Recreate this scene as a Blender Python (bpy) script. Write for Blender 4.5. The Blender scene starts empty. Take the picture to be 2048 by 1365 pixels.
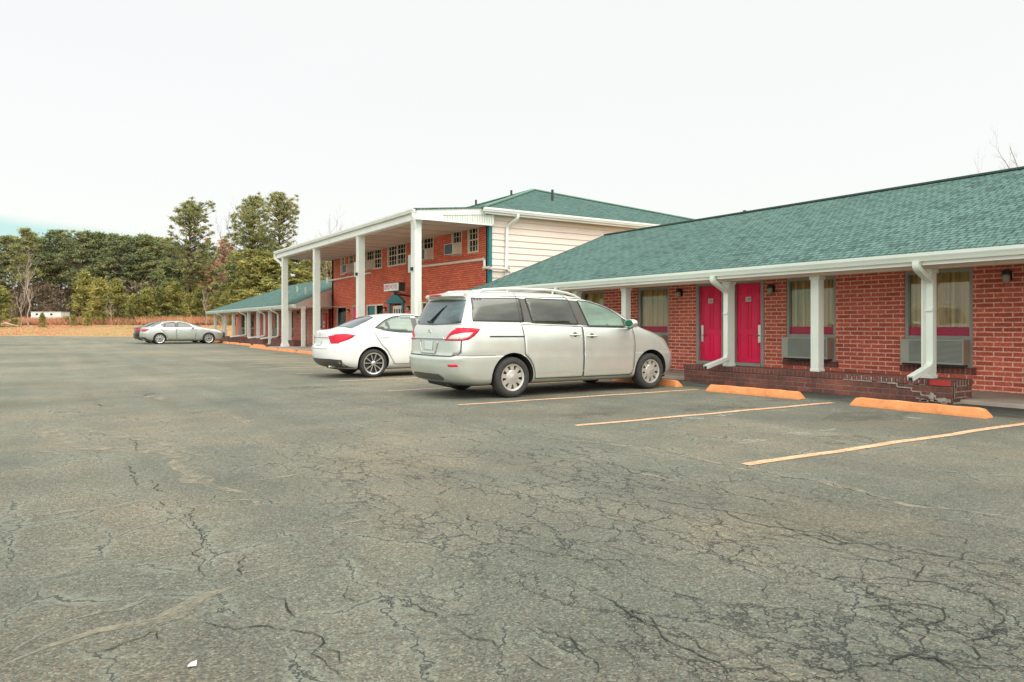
import bpy, bmesh, math, random
import numpy as np
from mathutils import Vector, Matrix
from mathutils.bvhtree import BVHTree
from mathutils.geometry import delaunay_2d_cdt
from math import radians, sin, cos, pi, atan, tan, sqrt, hypot
random.seed(7); rng = np.random.default_rng(7)
S = bpy.context.scene
COL = S.collection

# ------------------------------------------------------------------ camera, sky, sun, exposure
# world: +Y runs along the motel front (away from the viewer), +X points into the building
TH = atan(944/1460)
sT, cT = sin(TH), cos(TH)
CAMH = 1.19
cam = bpy.data.cameras.new('camera'); cam.sensor_width = 36; cam.lens = 1460/2048*36
cam.shift_y = -(682.5-651)/2048; cam.clip_end = 3000; cam.clip_start = .05
co = bpy.data.objects.new('camera', cam); COL.objects.link(co)
co.location = (0, 0, CAMH); co.rotation_euler = (radians(90), 0, -TH); S.camera = co
S.view_settings.view_transform = 'Standard'; S.view_settings.look = 'None'
S.view_settings.exposure = 0.82; S.view_settings.gamma = 1
S.render.engine = 'CYCLES'

def RD(r, d, z=0.0):      # lateral / forward distance from the viewpoint to site coordinates
    return Vector((d*sT + r*cT, d*cT - r*sT, z))

SUN_EL, SUN_AZ = radians(52), radians(160)   # azimuth clockwise from +Y
w = bpy.data.worlds.new('World'); S.world = w; w.use_nodes = True
nt = w.node_tree; nt.nodes.clear()
def N(t, **k):
    n = nt.nodes.new(t)
    for a, b in k.items(): setattr(n, a, b)
    return n
def L(a, b): nt.links.new(a, b)
def wm(op, a, b=None, clamp=False):
    n = N('ShaderNodeMath', operation=op, use_clamp=clamp)
    for i, v in enumerate((a, b)):
        if v is None: continue
        if isinstance(v, (int, float)): n.inputs[i].default_value = v
        else: L(v, n.inputs[i])
    return n.outputs[0]
out = N('ShaderNodeOutputWorld'); sky = N('ShaderNodeTexSky', sky_type='NISHITA')
sky.sun_disc = False; sky.sun_elevation = SUN_EL; sky.sun_rotation = SUN_AZ
sky.air_density = 1.5; sky.dust_density = 2.0
bgs = N('ShaderNodeBackground'); bgs.inputs[1].default_value = .13; L(sky.outputs[0], bgs.inputs[0])
tc = N('ShaderNodeTexCoord'); mp = N('ShaderNodeMapping'); mp.inputs['Rotation'].default_value = (0, 0, TH)
L(tc.outputs['Generated'], mp.inputs[0]); sp = N('ShaderNodeSeparateXYZ'); L(mp.outputs[0], sp.inputs[0])
yy = wm('MAXIMUM', sp.outputs[1], .02)
az = wm('DIVIDE', sp.outputs[0], yy); el = wm('DIVIDE', sp.outputs[2], yy)
nz = N('ShaderNodeTexNoise'); nz.inputs['Scale'].default_value = 3.0; nz.inputs['Detail'].default_value = 4
mp2 = N('ShaderNodeMapping'); mp2.inputs['Scale'].default_value = (1, 1, 5); L(mp.outputs[0], mp2.inputs[0]); L(mp2.outputs[0], nz.inputs[0])
eln = wm('ADD', el, wm('MULTIPLY', wm('SUBTRACT', nz.outputs[0], .5), .035))
top = wm('SUBTRACT', .046, wm('MULTIPLY', az, .155))             # upper edge of the cloud gap slopes down to the right
m1 = wm('MULTIPLY', wm('SUBTRACT', top, eln), 60, True)
m2 = wm('MULTIPLY', wm('SUBTRACT', eln, .055), 14, True)
m3 = wm('MULTIPLY', wm('SUBTRACT', -.33, az), 4.2, True)
front = wm('GREATER_THAN', sp.outputs[1], .03)
gap = wm('MULTIPLY', wm('MULTIPLY', m1, m2), wm('MULTIPLY', m3, front))
cl = N('ShaderNodeBackground')
cn = N('ShaderNodeTexNoise'); cn.inputs['Scale'].default_value = 1.6; cn.inputs['Detail'].default_value = 5; L(mp2.outputs[0], cn.inputs[0])
cr = N('ShaderNodeValToRGB'); cr.color_ramp.elements[0].color = (.550, .553, .538, 1); cr.color_ramp.elements[1].color = (.575, .576, .562, 1)
L(cn.outputs[0], cr.inputs[0])
gapc = N('ShaderNodeMixRGB'); gapc.inputs[2].default_value = (.33, .50, .47, 1); L(gap, gapc.inputs[0]); L(cr.outputs[0], gapc.inputs[1])
L(gapc.outputs[0], cl.inputs[0]); cl.inputs[1].default_value = 1.0
# broad sky brightening added on the viewer's side to light the facades
dg_ = N('ShaderNodeVectorMath', operation='DOT_PRODUCT'); L(tc.outputs['Generated'], dg_.inputs[0]); dg_.inputs[1].default_value = (-.50, -.72, .48)
glow = wm('POWER', wm('MAXIMUM', dg_.outputs['Value'], 0.0), 1.6)
# higher up the cloud sheet is brighter (thin overcast lit by the sun)
hi = wm('MULTIPLY', wm('SUBTRACT', sp.outputs[2], .5), 2.0, True)
L(wm('ADD', wm('ADD', .98, wm('MULTIPLY', hi, .5)), wm('MULTIPLY', glow, 1.8)), cl.inputs[1])
mx = N('ShaderNodeMixShader'); mx.inputs[0].default_value = .92
L(bgs.outputs[0], mx.inputs[1]); L(cl.outputs[0], mx.inputs[2]); L(mx.outputs[0], out.inputs[0])

sl = bpy.data.lights.new('sun', 'SUN'); sl.energy = 1.1; sl.angle = radians(45); sl.color = (1, .95, .86)
so = bpy.data.objects.new('sun', sl); COL.objects.link(so)
dv = Vector((sin(SUN_AZ)*cos(SUN_EL), cos(SUN_AZ)*cos(SUN_EL), sin(SUN_EL)))
so.rotation_euler = dv.to_track_quat('Z', 'Y').to_euler(); so.location = (0, 0, 40)

# ------------------------------------------------------------------ materials
def lin(r, g, b):
    f = lambda c: (c/255/12.92 if c/255 <= .04045 else ((c/255+.055)/1.055)**2.4)
    return (f(r), f(g), f(b), 1)
class Mat:
    """small node builder"""
    def __init__(s, name, rough=.6, metal=0, color=(.5, .5, .5), coat=0, spec=.5):
        s.m = bpy.data.materials.new(name); s.m.use_nodes = True; s.t = s.m.node_tree
        s.b = s.t.nodes['Principled BSDF']; s.out = s.t.nodes['Material Output']
        s.b.inputs['Base Color'].default_value = (*color[:3], 1); s.b.inputs['Roughness'].default_value = rough
        s.b.inputs['Metallic'].default_value = metal; s.b.inputs['Coat Weight'].default_value = coat
        s.b.inputs['Specular IOR Level'].default_value = spec
        s.tc = s.n('ShaderNodeTexCoord'); s.o = s.tc.outputs['Object']
    def n(s, t, **k):
        n = s.t.nodes.new(t)
        for a, b in k.items(): setattr(n, a, b)
        return n
    def l(s, a, b): s.t.links.new(a, b)
    def mth(s, op, a, b=None, clamp=False):
        n = s.n('ShaderNodeMath', operation=op, use_clamp=clamp)
        for i, v in enumerate((a, b)):
            if v is None: continue
            if isinstance(v, (int, float)): n.inputs[i].default_value = v
            else: s.l(v, n.inputs[i])
        return n.outputs[0]
    def noise(s, scale, detail=3, vec=None, rough=.5, stretch=None):
        n = s.n('ShaderNodeTexNoise'); n.inputs['Scale'].default_value = scale; n.inputs['Detail'].default_value = detail
        n.inputs['Roughness'].default_value = rough
        v = vec or s.o
        if stretch:
            m = s.n('ShaderNodeMapping'); m.inputs['Scale'].default_value = stretch; s.l(v, m.inputs[0]); v = m.outputs[0]
        s.l(v, n.inputs[0]); return n.outputs[0]
    def ramp(s, f, stops, interp='LINEAR'):
        n = s.n('ShaderNodeValToRGB'); r = n.color_ramp; r.interpolation = interp
        while len(r.elements) < len(stops): r.elements.new(.5)
        for e, (p, c) in zip(r.elements, stops):
            e.position = p; e.color = (*c[:3], 1) if not isinstance(c, (int, float)) else (c, c, c, 1)
        s.l(f, n.inputs[0]); return n.outputs[0]
    def mix(s, f, a, b, mode='MIX'):
        n = s.n('ShaderNodeMixRGB', blend_type=mode)
        for i, v in enumerate((f, a, b)):
            if isinstance(v, (int, float)): n.inputs[i].default_value = v if i == 0 else (v, v, v, 1)
            elif isinstance(v, tuple): n.inputs[i].default_value = (*v[:3], 1)
            else: s.l(v, n.inputs[i])
        return n.outputs[0]
    def col(s, c): s.l(c, s.b.inputs['Base Color'])
    def bump(s, h, strength=.3, dist=.01):
        n = s.n('ShaderNodeBump'); n.inputs['Strength'].default_value = strength; n.inputs['Distance'].default_value = dist
        s.l(h, n.inputs['Height']); s.l(n.outputs[0], s.b.inputs['Normal'])

def simple(name, c, rough=.6, var=.12, scale=3, metal=0, coat=0, bump=0, bscale=60, spec=.5):
    M = Mat(name, rough, metal, c, coat, spec)
    f = M.ramp(M.noise(scale, 5), [(.3, 1-var), (.7, 1+var)])
    M.col(M.mix(1, (*c[:3], 1), f, 'MULTIPLY'))
    if bump: M.bump(M.noise(bscale, 4), bump, .005)
    return M.m

def brickmat(name, c1, c2, mort, bw=.29, bh=.083, ms=.012, header=False, dark=0, stainc=(.05, .035, .03)):
    M = Mat(name, .85); sx = M.n('ShaderNodeSeparateXYZ'); M.l(M.o, sx.inputs[0])
    cx = M.n('ShaderNodeCombineXYZ')
    M.l(M.mth('ADD', sx.outputs[0], sx.outputs[1]), cx.inputs[0])
    M.l(sx.outputs[2], cx.inputs[1])
    br = M.n('ShaderNodeTexBrick'); br.offset = 0 if header else .5
    br.inputs['Scale'].default_value = 1; br.inputs['Brick Width'].default_value = bw; br.inputs['Row Height'].default_value = bh
    br.inputs['Mortar Size'].default_value = ms; br.inputs['Mortar Smooth'].default_value = .35; br.inputs['Bias'].default_value = -.1
    wv = M.n('ShaderNodeVectorMath', operation='ADD'); M.l(cx.outputs[0], wv.inputs[0])
    jn = M.n('ShaderNodeTexNoise'); jn.inputs['Scale'].default_value = 9; M.l(M.o, jn.inputs[0])
    js = M.n('ShaderNodeVectorMath', operation='SCALE'); js.inputs['Scale'].default_value = .012; M.l(jn.outputs['Color'], js.inputs[0])
    M.l(js.outputs[0], wv.inputs[1]); M.l(wv.outputs[0], br.inputs[0])
    br.inputs['Color1'].default_value = (*c1, 1); br.inputs['Color2'].default_value = (*c2, 1); br.inputs['Mortar'].default_value = (*mort, 1)
    v = M.ramp(M.noise(34, 4), [(.3, .72), (.7, 1.25)])
    v2 = M.ramp(M.noise(.8, 4), [(.3, .86), (.7, 1.12)])
    c = M.mix(1, M.mix(1, br.outputs[0], v, 'MULTIPLY'), v2, 'MULTIPLY')
    if dark:
        st = M.ramp(M.noise(2.2, 6, stretch=(1, 1, .8), rough=.65), [(.5-dark*.35, 0), (.62, dark)])
        c = M.mix(st, c, stainc)
    M.col(c)
    M.bump(M.mth('ADD', M.mth('MULTIPLY', M.mth('SUBTRACT', 1.0, br.outputs['Fac']), 1.0), M.mth('MULTIPLY', M.noise(60, 3), .25)), .7, .006)
    return M.m

def shinglemat(name, along, up, cA, cB):
    """along / up: index of the coordinate that runs along the course and up the slope"""
    M = Mat(name, .92, spec=.2); sx = M.n('ShaderNodeSeparateXYZ'); M.l(M.o, sx.inputs[0])
    cx = M.n('ShaderNodeCombineXYZ'); M.l(sx.outputs[along], cx.inputs[0]); M.l(M.mth('MULTIPLY', sx.outputs[up], 1.07), cx.inputs[1])
    def bk(wd, ht, off, c1, c2, mo):
        b = M.n('ShaderNodeTexBrick'); b.offset = off; b.offset_frequency = 2; b.inputs['Scale'].default_value = 1
        b.inputs['Brick Width'].default_value = wd; b.inputs['Row Height'].default_value = ht; b.inputs['Mortar Size'].default_value = .011
        b.inputs['Mortar Smooth'].default_value = .2; M.l(cx.outputs[0], b.inputs[0])
        b.inputs['Color1'].default_value = (c1, c1, c1, 1); b.inputs['Color2'].default_value = (c2, c2, c2, 1); b.inputs['Mortar'].default_value = (mo,)*3+(1,)
        return b
    b1 = bk(.31, .145, .37, .66, 1.0, .0); b2 = bk(.13, .145, .71, .35, 1.0, .0)  # near-black course lines put the row shadow into the shingle colour
    f = M.mth('ADD', M.mth('MULTIPLY', b1.outputs[0], .55), M.mth('MULTIPLY', b2.outputs[0], .45))
    c = M.ramp(f, [(.18, tuple(x*.42 for x in cA)), (.5, cA), (.72, cB), (1, tuple(min(1, x*1.25) for x in cB))])
    g = M.ramp(M.noise(70, 3), [(.3, .78), (.7, 1.22)]); g2 = M.ramp(M.noise(.55, 5), [(.3, .94), (.7, 1.05)])
    M.col(M.mix(1, M.mix(1, c, g, 'MULTIPLY'), g2, 'MULTIPLY'))
    M.bump(M.mth('ADD', f, M.mth('MULTIPLY', M.noise(80, 2), .3)), .9, .012)
    return M.m

m_brick = brickmat('red_brick', (.68, .15, .088), (.42, .088, .056), (.88, .52, .39))
m_brick2 = brickmat('orange_brick', (.78, .17, .080), (.58, .105, .052), (.27, .075, .05), .27, .082, .013)
m_lowbrick = brickmat('weathered_brick', (.33, .098, .064), (.19, .058, .042), (.30, .20, .15), .24, .085, .010, dark=.75)
m_rowlock = brickmat('rowlock_brick', (.24, .065, .045), (.15, .040, .028), (.26, .17, .13), .085, .5, .010, header=True, dark=.6)
cA, cB = (.040, .088, .078), (.098, .175, .148)
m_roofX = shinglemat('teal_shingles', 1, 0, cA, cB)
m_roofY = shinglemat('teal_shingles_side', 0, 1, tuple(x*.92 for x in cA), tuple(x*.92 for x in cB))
m_ridge = simple('ridge_cap', (.045, .075, .06), .9)
m_gutter = simple('gutter_paint', (.64, .70, .61), .4, .05, 1.5)
m_white = simple('white_paint', (.76, .78, .71), .5, .06, 2)
m_col = simple('column_paint', (.68, .72, .63), .5, .07, 1.5)
m_cream = simple('cream_trim', (.72, .58, .47), .6, .08, 2)
m_soffit = simple('soffit_board', (.62, .52, .44), .7, .10, 1.2)
m_soffit2 = simple('porch_soffit', (.62, .55, .46), .7, .08, 1.2)
m_frame = simple('grey_frame_paint', (.33, .36, .31), .55, .08, 3)
m_sash = simple('tan_sash_paint', (.66, .57, .45), .5, .08, 4)
m_teal = simple('teal_trim_paint', (.012, .16, .17), .5, .10, 3)
m_siding = simple('cream_siding', (.82, .70, .60), .55, .04, .8)
m_sidgap = simple('siding_shadow_gap', (.46, .33, .26), .8)
m_black = simple('black_plastic', (.015, .016, .016), .45)
m_dark = simple('dark_interior', (.02, .022, .02), .8)
m_chrome = simple('chrome', (.75, .76, .74), .12, .03, 3, metal=1)
m_steel = simple('brushed_steel', (.6, .6, .56), .3, .05, 8, metal=1)
m_pvc = simple('white_pvc', (.72, .62, .55), .45, .06)
m_ac = simple('ac_panel', (.40, .43, .36), .5, .06)
m_acside = simple('ac_side', (.36, .26, .20), .6, .06)
m_grille = simple('ac_grille', (.05, .075, .085), .5, .1); m_grille2 = simple('ac_louvres', (.16, .18, .165), .5, .1)
m_concrete = simple('concrete', (.38, .32, .26), .9, .18, 1.6, bump=.4)
m_signw = simple('sign_face', (.68, .70, .64), .4, .05)
m_mag = simple('magenta_lettering', (.62, .012, .085), .45)
m_redw = simple('red_box', (.50, .008, .02), .4)
m_sigreen = simple('sign_side', (.01, .035, .028), .4)
m_vent = simple('vent_pipe', (.03, .04, .035), .7)
m_lampm = simple('lamp_metal', (.03, .028, .022), .5)
m_lampg = simple('lamp_glass', (.34, .33, .26), .15, .1)
m_paper = simple('paper', (.75, .75, .72), .8)

def doormat():
    M = Mat('crimson_door_paint', .38, color=(.5, .004, .035))
    M.col(M.mix(1, (.96, .004, .095, 1), M.ramp(M.noise(1.5, 4), [(.3, .85), (.7, 1.1)]), 'MULTIPLY'))
    return M.m
m_door = doormat()
def orange():
    M = Mat('orange_curb_paint', .7)
    f = M.ramp(M.noise(6, 6, rough=.65), [(.25, (.42, .17, .08)), (.45, (.66, .245, .075)), (.62, (.72, .29, .10)), (.82, (.72, .44, .24))])
    ch = M.ramp(M.noise(28, 4), [(.60, 0), (.72, .55)])
    M.col(M.mix(ch, f, (.36, .27, .2))); M.bump(M.noise(40, 4), .5, .006); return M.m
m_orange = orange()
def curtain():
    M = Mat('tan_curtain', .9)
    wv = M.noise(1.0, 3, stretch=(1, 16, .25))
    M.col(M.ramp(wv, [(.30, (.30, .215, .09)), (.48, (.62, .48, .24)), (.62, (.76, .62, .35)), (.75, (.85, .75, .48))])); return M.m  # fold shading painted as vertical light and dark bands in the cloth
m_curtain = curtain()
def glass(name, tint=(.85, .9, .85), fac=.5, rough=.03):
    M = Mat(name, rough); M.t.nodes.remove(M.b)
    g = M.n('ShaderNodeBsdfGlossy'); g.inputs[0].default_value = (.85, .9, .85, 1); g.inputs['Roughness'].default_value = rough
    t = M.n('ShaderNodeBsdfTransparent'); t.inputs[0].default_value = (*tint, 1)
    fr = M.n('ShaderNodeFresnel'); fr.inputs[0].default_value = 1.17
    mx = M.n('ShaderNodeMixShader'); M.l(M.mth('MAXIMUM', fr.outputs[0], fac), mx.inputs[0]); M.l(t.outputs[0], mx.inputs[1]); M.l(g.outputs[0], mx.inputs[2])
    M.l(mx.outputs[0], M.out.inputs[0]); return M.m
m_glass = glass('window_glass', (.95, .94, .88), .06)

def asphalt():
    M = Mat('cracked_asphalt', .82, spec=.5); sx = M.n('ShaderNodeSeparateXYZ'); M.l(M.o, sx.inputs[0]); X, Y = sx.outputs[0], sx.outputs[1]
    big = M.noise(.16, 5, rough=.6); med = M.noise(1.1, 5, rough=.6)
    c = M.ramp(big, [(.30, (.090, .092, .072)), (.50, (.136, .134, .102)), (.70, (.205, .178, .122))])
    c = M.mix(1, c, M.ramp(med, [(.3, .86), (.7, 1.13)]), 'MULTIPLY')
    c = M.mix(1, c, M.ramp(M.noise(.55, 4, rough=.6), [(.35, (.94, 1.0, 1.0)), (.5, (1, 1, 1)), (.66, (1.10, 1.0, .91))]), 'MULTIPLY')
    # paler with distance: grazing-angle brightening put into the asphalt colour
    grazing_lift = M.mth('MULTIPLY', M.mth('SUBTRACT', M.mth('ADD', Y, M.mth('MULTIPLY', med, 4.0)), 7.0), .055, True)
    c = M.mix(1, c, M.ramp(grazing_lift, [(0, (1, 1, 1)), (1, (1.28, 1.28, 1.24))]), 'MULTIPLY')
    # tyre-polished streaks running along the lane
    st = M.noise(1.0, 5, stretch=(1.7, .12, 1)); c = M.mix(1, c, M.ramp(st, [(.35, .90), (.65, 1.10)]), 'MULTIPLY')
    # aggregate: light and dark stones
    vo = M.n('ShaderNodeTexVoronoi'); vo.inputs['Scale'].default_value = 115; M.l(M.o, vo.inputs[0])
    sc = M.n('ShaderNodeSeparateColor'); M.l(vo.outputs['Color'], sc.inputs[0])
    ag = M.ramp(sc.outputs[0], [(0, .5), (.35, .84), (.65, 1.04), (.88, 1.25), (1, 1.8)])
    c = M.mix(1, c, ag, 'MULTIPLY')
    hue = M.ramp(sc.outputs[1], [(0, (.88, 1.03, 1.02)), (.5, (1, 1, 1)), (1, (1.12, 1.0, .88))]); c = M.mix(1, c, hue, 'MULTIPLY')
    c = M.mix(1, c, M.ramp(M.noise(26, 4, rough=.7), [(.3, .80), (.7, 1.2)]), 'MULTIPLY')
    # newer dark strip beside the building
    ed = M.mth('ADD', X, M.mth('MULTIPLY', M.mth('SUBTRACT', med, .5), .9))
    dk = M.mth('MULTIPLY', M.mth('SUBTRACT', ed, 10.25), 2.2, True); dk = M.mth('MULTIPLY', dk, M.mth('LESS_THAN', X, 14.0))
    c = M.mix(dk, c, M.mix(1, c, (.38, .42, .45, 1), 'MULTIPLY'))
    # alligator cracking
    dn = M.n('ShaderNodeTexNoise'); dn.inputs['Scale'].default_value = 2.2; dn.inputs['Detail'].default_value = 5; dn.inputs['Roughness'].default_value = .75; M.l(M.o, dn.inputs[0])
    ds = M.n('ShaderNodeVectorMath', operation='SCALE'); ds.inputs['Scale'].default_value = .34; M.l(dn.outputs['Color'], ds.inputs[0])
    dvv = M.n('ShaderNodeVectorMath', operation='ADD'); M.l(M.o, dvv.inputs[0]); M.l(ds.outputs[0], dvv.inputs[1])
    def crk(scale, width, stretch=(1, 1, 1)):
        mpn = M.n('ShaderNodeMapping'); mpn.inputs['Scale'].default_value = stretch; M.l(dvv.outputs[0], mpn.inputs[0])
        v = M.n('ShaderNodeTexVoronoi', feature='DISTANCE_TO_EDGE'); v.inputs['Scale'].default_value = scale; M.l(mpn.outputs[0], v.inputs[0])
        return M.mth('SUBTRACT', 1.0, M.mth('DIVIDE', v.outputs['Distance'], width, True), True), v.outputs['Distance']
    k1, d1 = crk(2.3, .015, (1, .55, 1)); k2, d2 = crk(.70, .0050, (1, .6, 1)); k3, d3 = crk(5.2, .024, (1, .5, 1))
    mask = M.ramp(M.noise(.33, 4, rough=.6), [(.45, 0), (.53, 1)])
    # stronger break-up in the driving lane in front of the bays
    lane = M.mth('MULTIPLY', M.mth('SUBTRACT', 2.1, M.mth('ABSOLUTE', M.mth('SUBTRACT', X, 3.1))), .9, True)
    lane = M.mth('MULTIPLY', lane, M.mth('MULTIPLY', M.mth('SUBTRACT', 8.5, Y), .4, True))
    mask1 = M.mth('MULTIPLY', M.ramp(M.noise(6, 3, rough=.6), [(.36, .25), (.50, 1)]), M.mth('MULTIPLY', M.mth('ADD', mask, M.mth('MULTIPLY', lane, 1.0), True), M.ramp(M.noise(1.3, 4, rough=.6), [(.40, .0), (.50, 1)]), True))
    band = M.mth('MULTIPLY', lane, M.ramp(M.noise(1.1, 3, stretch=(1.6, .5, 1)), [(.45, 0), (.53, 1)]))
    mask2 = M.mth('MULTIPLY', M.ramp(M.noise(.8, 3), [(.44, 0), (.56, 1)]), M.ramp(M.noise(5, 3, rough=.6), [(.42, .15), (.56, 1)]))
    ck = M.mth('MAXIMUM', M.mth('MAXIMUM', M.mth('MULTIPLY', k1, mask1), M.mth('MULTIPLY', k2, mask2)), M.mth('MULTIPLY', k3, band))
    # pale dust that collects beside the cracks
    dust = M.mth('MULTIPLY', M.mth('SUBTRACT', 1.0, M.mth('DIVIDE', d1, .10, True), True), M.mth('MULTIPLY', M.mth('SUBTRACT', mask1, M.mth('MULTIPLY', lane, .7), True), .5))
    dust2 = M.mth('MULTIPLY', M.mth('SUBTRACT', 1.0, M.mth('DIVIDE', d2, .028, True), True), M.mth('MULTIPLY', mask2, .30))
    c = M.mix(M.mth('MAXIMUM', dust, dust2), c, (.25, .27, .21, 1))
    c = M.mix(M.mth('MULTIPLY', ck, .92), c, (.018, .025, .024, 1))
    # spilled white paint in the near bays
    bay = M.mth('MULTIPLY', M.mth('MULTIPLY', M.mth('GREATER_THAN', X, 5.8), M.mth('LESS_THAN', X, 9.6)), M.mth('LESS_THAN', Y, 9))
    sp_ = M.ramp(M.noise(2.3, 6, rough=.7, stretch=(1, 1.6, 1)), [(.66, 0), (.74, .45)])
    c = M.mix(M.mth('MULTIPLY', sp_, bay), c, (.50, .52, .46, 1))
    M.col(c)
    h = M.mth('ADD', M.mth('MULTIPLY', vo.outputs['Distance'], -.6), M.mth('MULTIPLY', ck, -2.2))
    h = M.mth('ADD', h, M.mth('MULTIPLY', M.noise(9, 4), .5)); M.bump(h, .75, .008)
    return M.m
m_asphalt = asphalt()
def linepaint():
    M = Mat('worn_line_paint', .8)
    c = M.ramp(M.noise(5, 5), [(.3, (.62, .33, .17)), (.7, (.76, .49, .30))])
    f = M.ramp(M.noise(22, 6, rough=.8), [(.34, .05), (.48, 1)])
    t = M.n('ShaderNodeBsdfTransparent'); mx = M.n('ShaderNodeMixShader')
    M.col(c); M.l(f, mx.inputs[0]); M.l(t.outputs[0], mx.inputs[1]); M.l(M.b.outputs[0], mx.inputs[2]); M.l(mx.outputs[0], M.out.inputs[0]); return M.m
m_line = linepaint()
def soft(name, c1, c2, lo, hi, sc=14, amt=1.0):
    M = Mat(name, .95, spec=.2); M.col(M.ramp(M.noise(40, 3), [(.3, c1), (.7, c2)]))
    f = M.ramp(M.noise(sc, 5, rough=.7), [(lo, 0), (hi, amt)]); t = M.n('ShaderNodeBsdfTransparent'); mx = M.n('ShaderNodeMixShader')
    M.l(f, mx.inputs[0]); M.l(t.outputs[0], mx.inputs[1]); M.l(M.b.outputs[0], mx.inputs[2]); M.l(mx.outputs[0], M.out.inputs[0]); return M.m
m_crack = soft('crack_filling', (.018, .024, .022), (.045, .045, .036), .32, .44, 9)
m_dustline = soft('pale_dust', (.24, .26, .20), (.32, .33, .25), .42, .60, 12, .6)
m_spill = soft('white_spill', (.42, .44, .38), (.54, .56, .50), .42, .70, 12, .6)
m_oil = soft('oil_stain', (.055, .055, .045), (.08, .075, .058), .40, .85, 4, .5)
m_silt = soft('tan_silt', (.27, .245, .18), (.34, .31, .23), .36, .60, 7, .75)
def grassmat():
    M = Mat('dry_verge', .95, spec=.1)
    a = M.ramp(M.noise(.22, 6, rough=.7), [(.36, (.26, .23, .08)), (.47, (.38, .275, .115)), (.55, (.44, .26, .135)), (.68, (.25, .23, .075))])
    b = M.ramp(M.noise(6, 5, rough=.7), [(.3, .65), (.7, 1.35)]); M.col(M.mix(1, a, b, 'MULTIPLY')); M.bump(M.noise(3, 5), 1, .2); return M.m
m_grass = grassmat()
def leafmat(name, stops, sc=.5, trans=.25, fine=3.0):
    M = Mat(name, .75, spec=.15)
    g = M.n('ShaderNodeNewGeometry'); oi = M.n('ShaderNodeObjectInfo')
    f = M.mth('ADD', M.noise(sc, 3, vec=g.outputs['Position']), M.mth('MULTIPLY', M.mth('SUBTRACT', oi.outputs['Random'], .5), .22))
    c = M.ramp(f, stops); c = M.mix(1, c, M.ramp(M.noise(fine, 2, vec=g.outputs['Position']), [(.3, .7), (.7, 1.35)]), 'MULTIPLY')
    M.col(c); t = M.n('ShaderNodeBsdfTranslucent'); M.l(c, t.inputs[0]); mx = M.n('ShaderNodeMixShader'); mx.inputs[0].default_value = trans
    M.l(M.b.outputs[0], mx.inputs[1]); M.l(t.outputs[0], mx.inputs[2]); M.l(mx.outputs[0], M.out.inputs[0]); return M.m
m_pine = leafmat('pine_needles', [(.3, (.165, .205, .095)), (.5, (.27, .29, .12)), (.7, (.38, .36, .15))])
m_ypine = leafmat('young_pine_needles', [(.3, (.20, .215, .075)), (.5, (.32, .305, .095)), (.7, (.44, .375, .12))])
m_dpine = leafmat('dark_pine_needles', [(.3, (.165, .205, .11)), (.5, (.26, .285, .135)), (.7, (.37, .35, .16))])
m_rust = leafmat('rust_leaves', [(.3, (.55, .33, .22)), (.5, (.70, .42, .29)), (.7, (.55, .44, .25))])
m_under = leafmat('brown_brush', [(.3, (.16, .125, .09)), (.5, (.24, .175, .12)), (.7, (.18, .175, .085))])
m_redgrass = leafmat('orange_grass', [(.3, (.52, .24, .14)), (.5, (.66, .32, .19)), (.7, (.54, .36, .17))], .25)
m_bark = simple('pine_bark', (.115, .080, .060), .95, .3, 2)
m_palebark = simple('pale_bark', (.36, .29, .22), .95, .25, 2)

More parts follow.
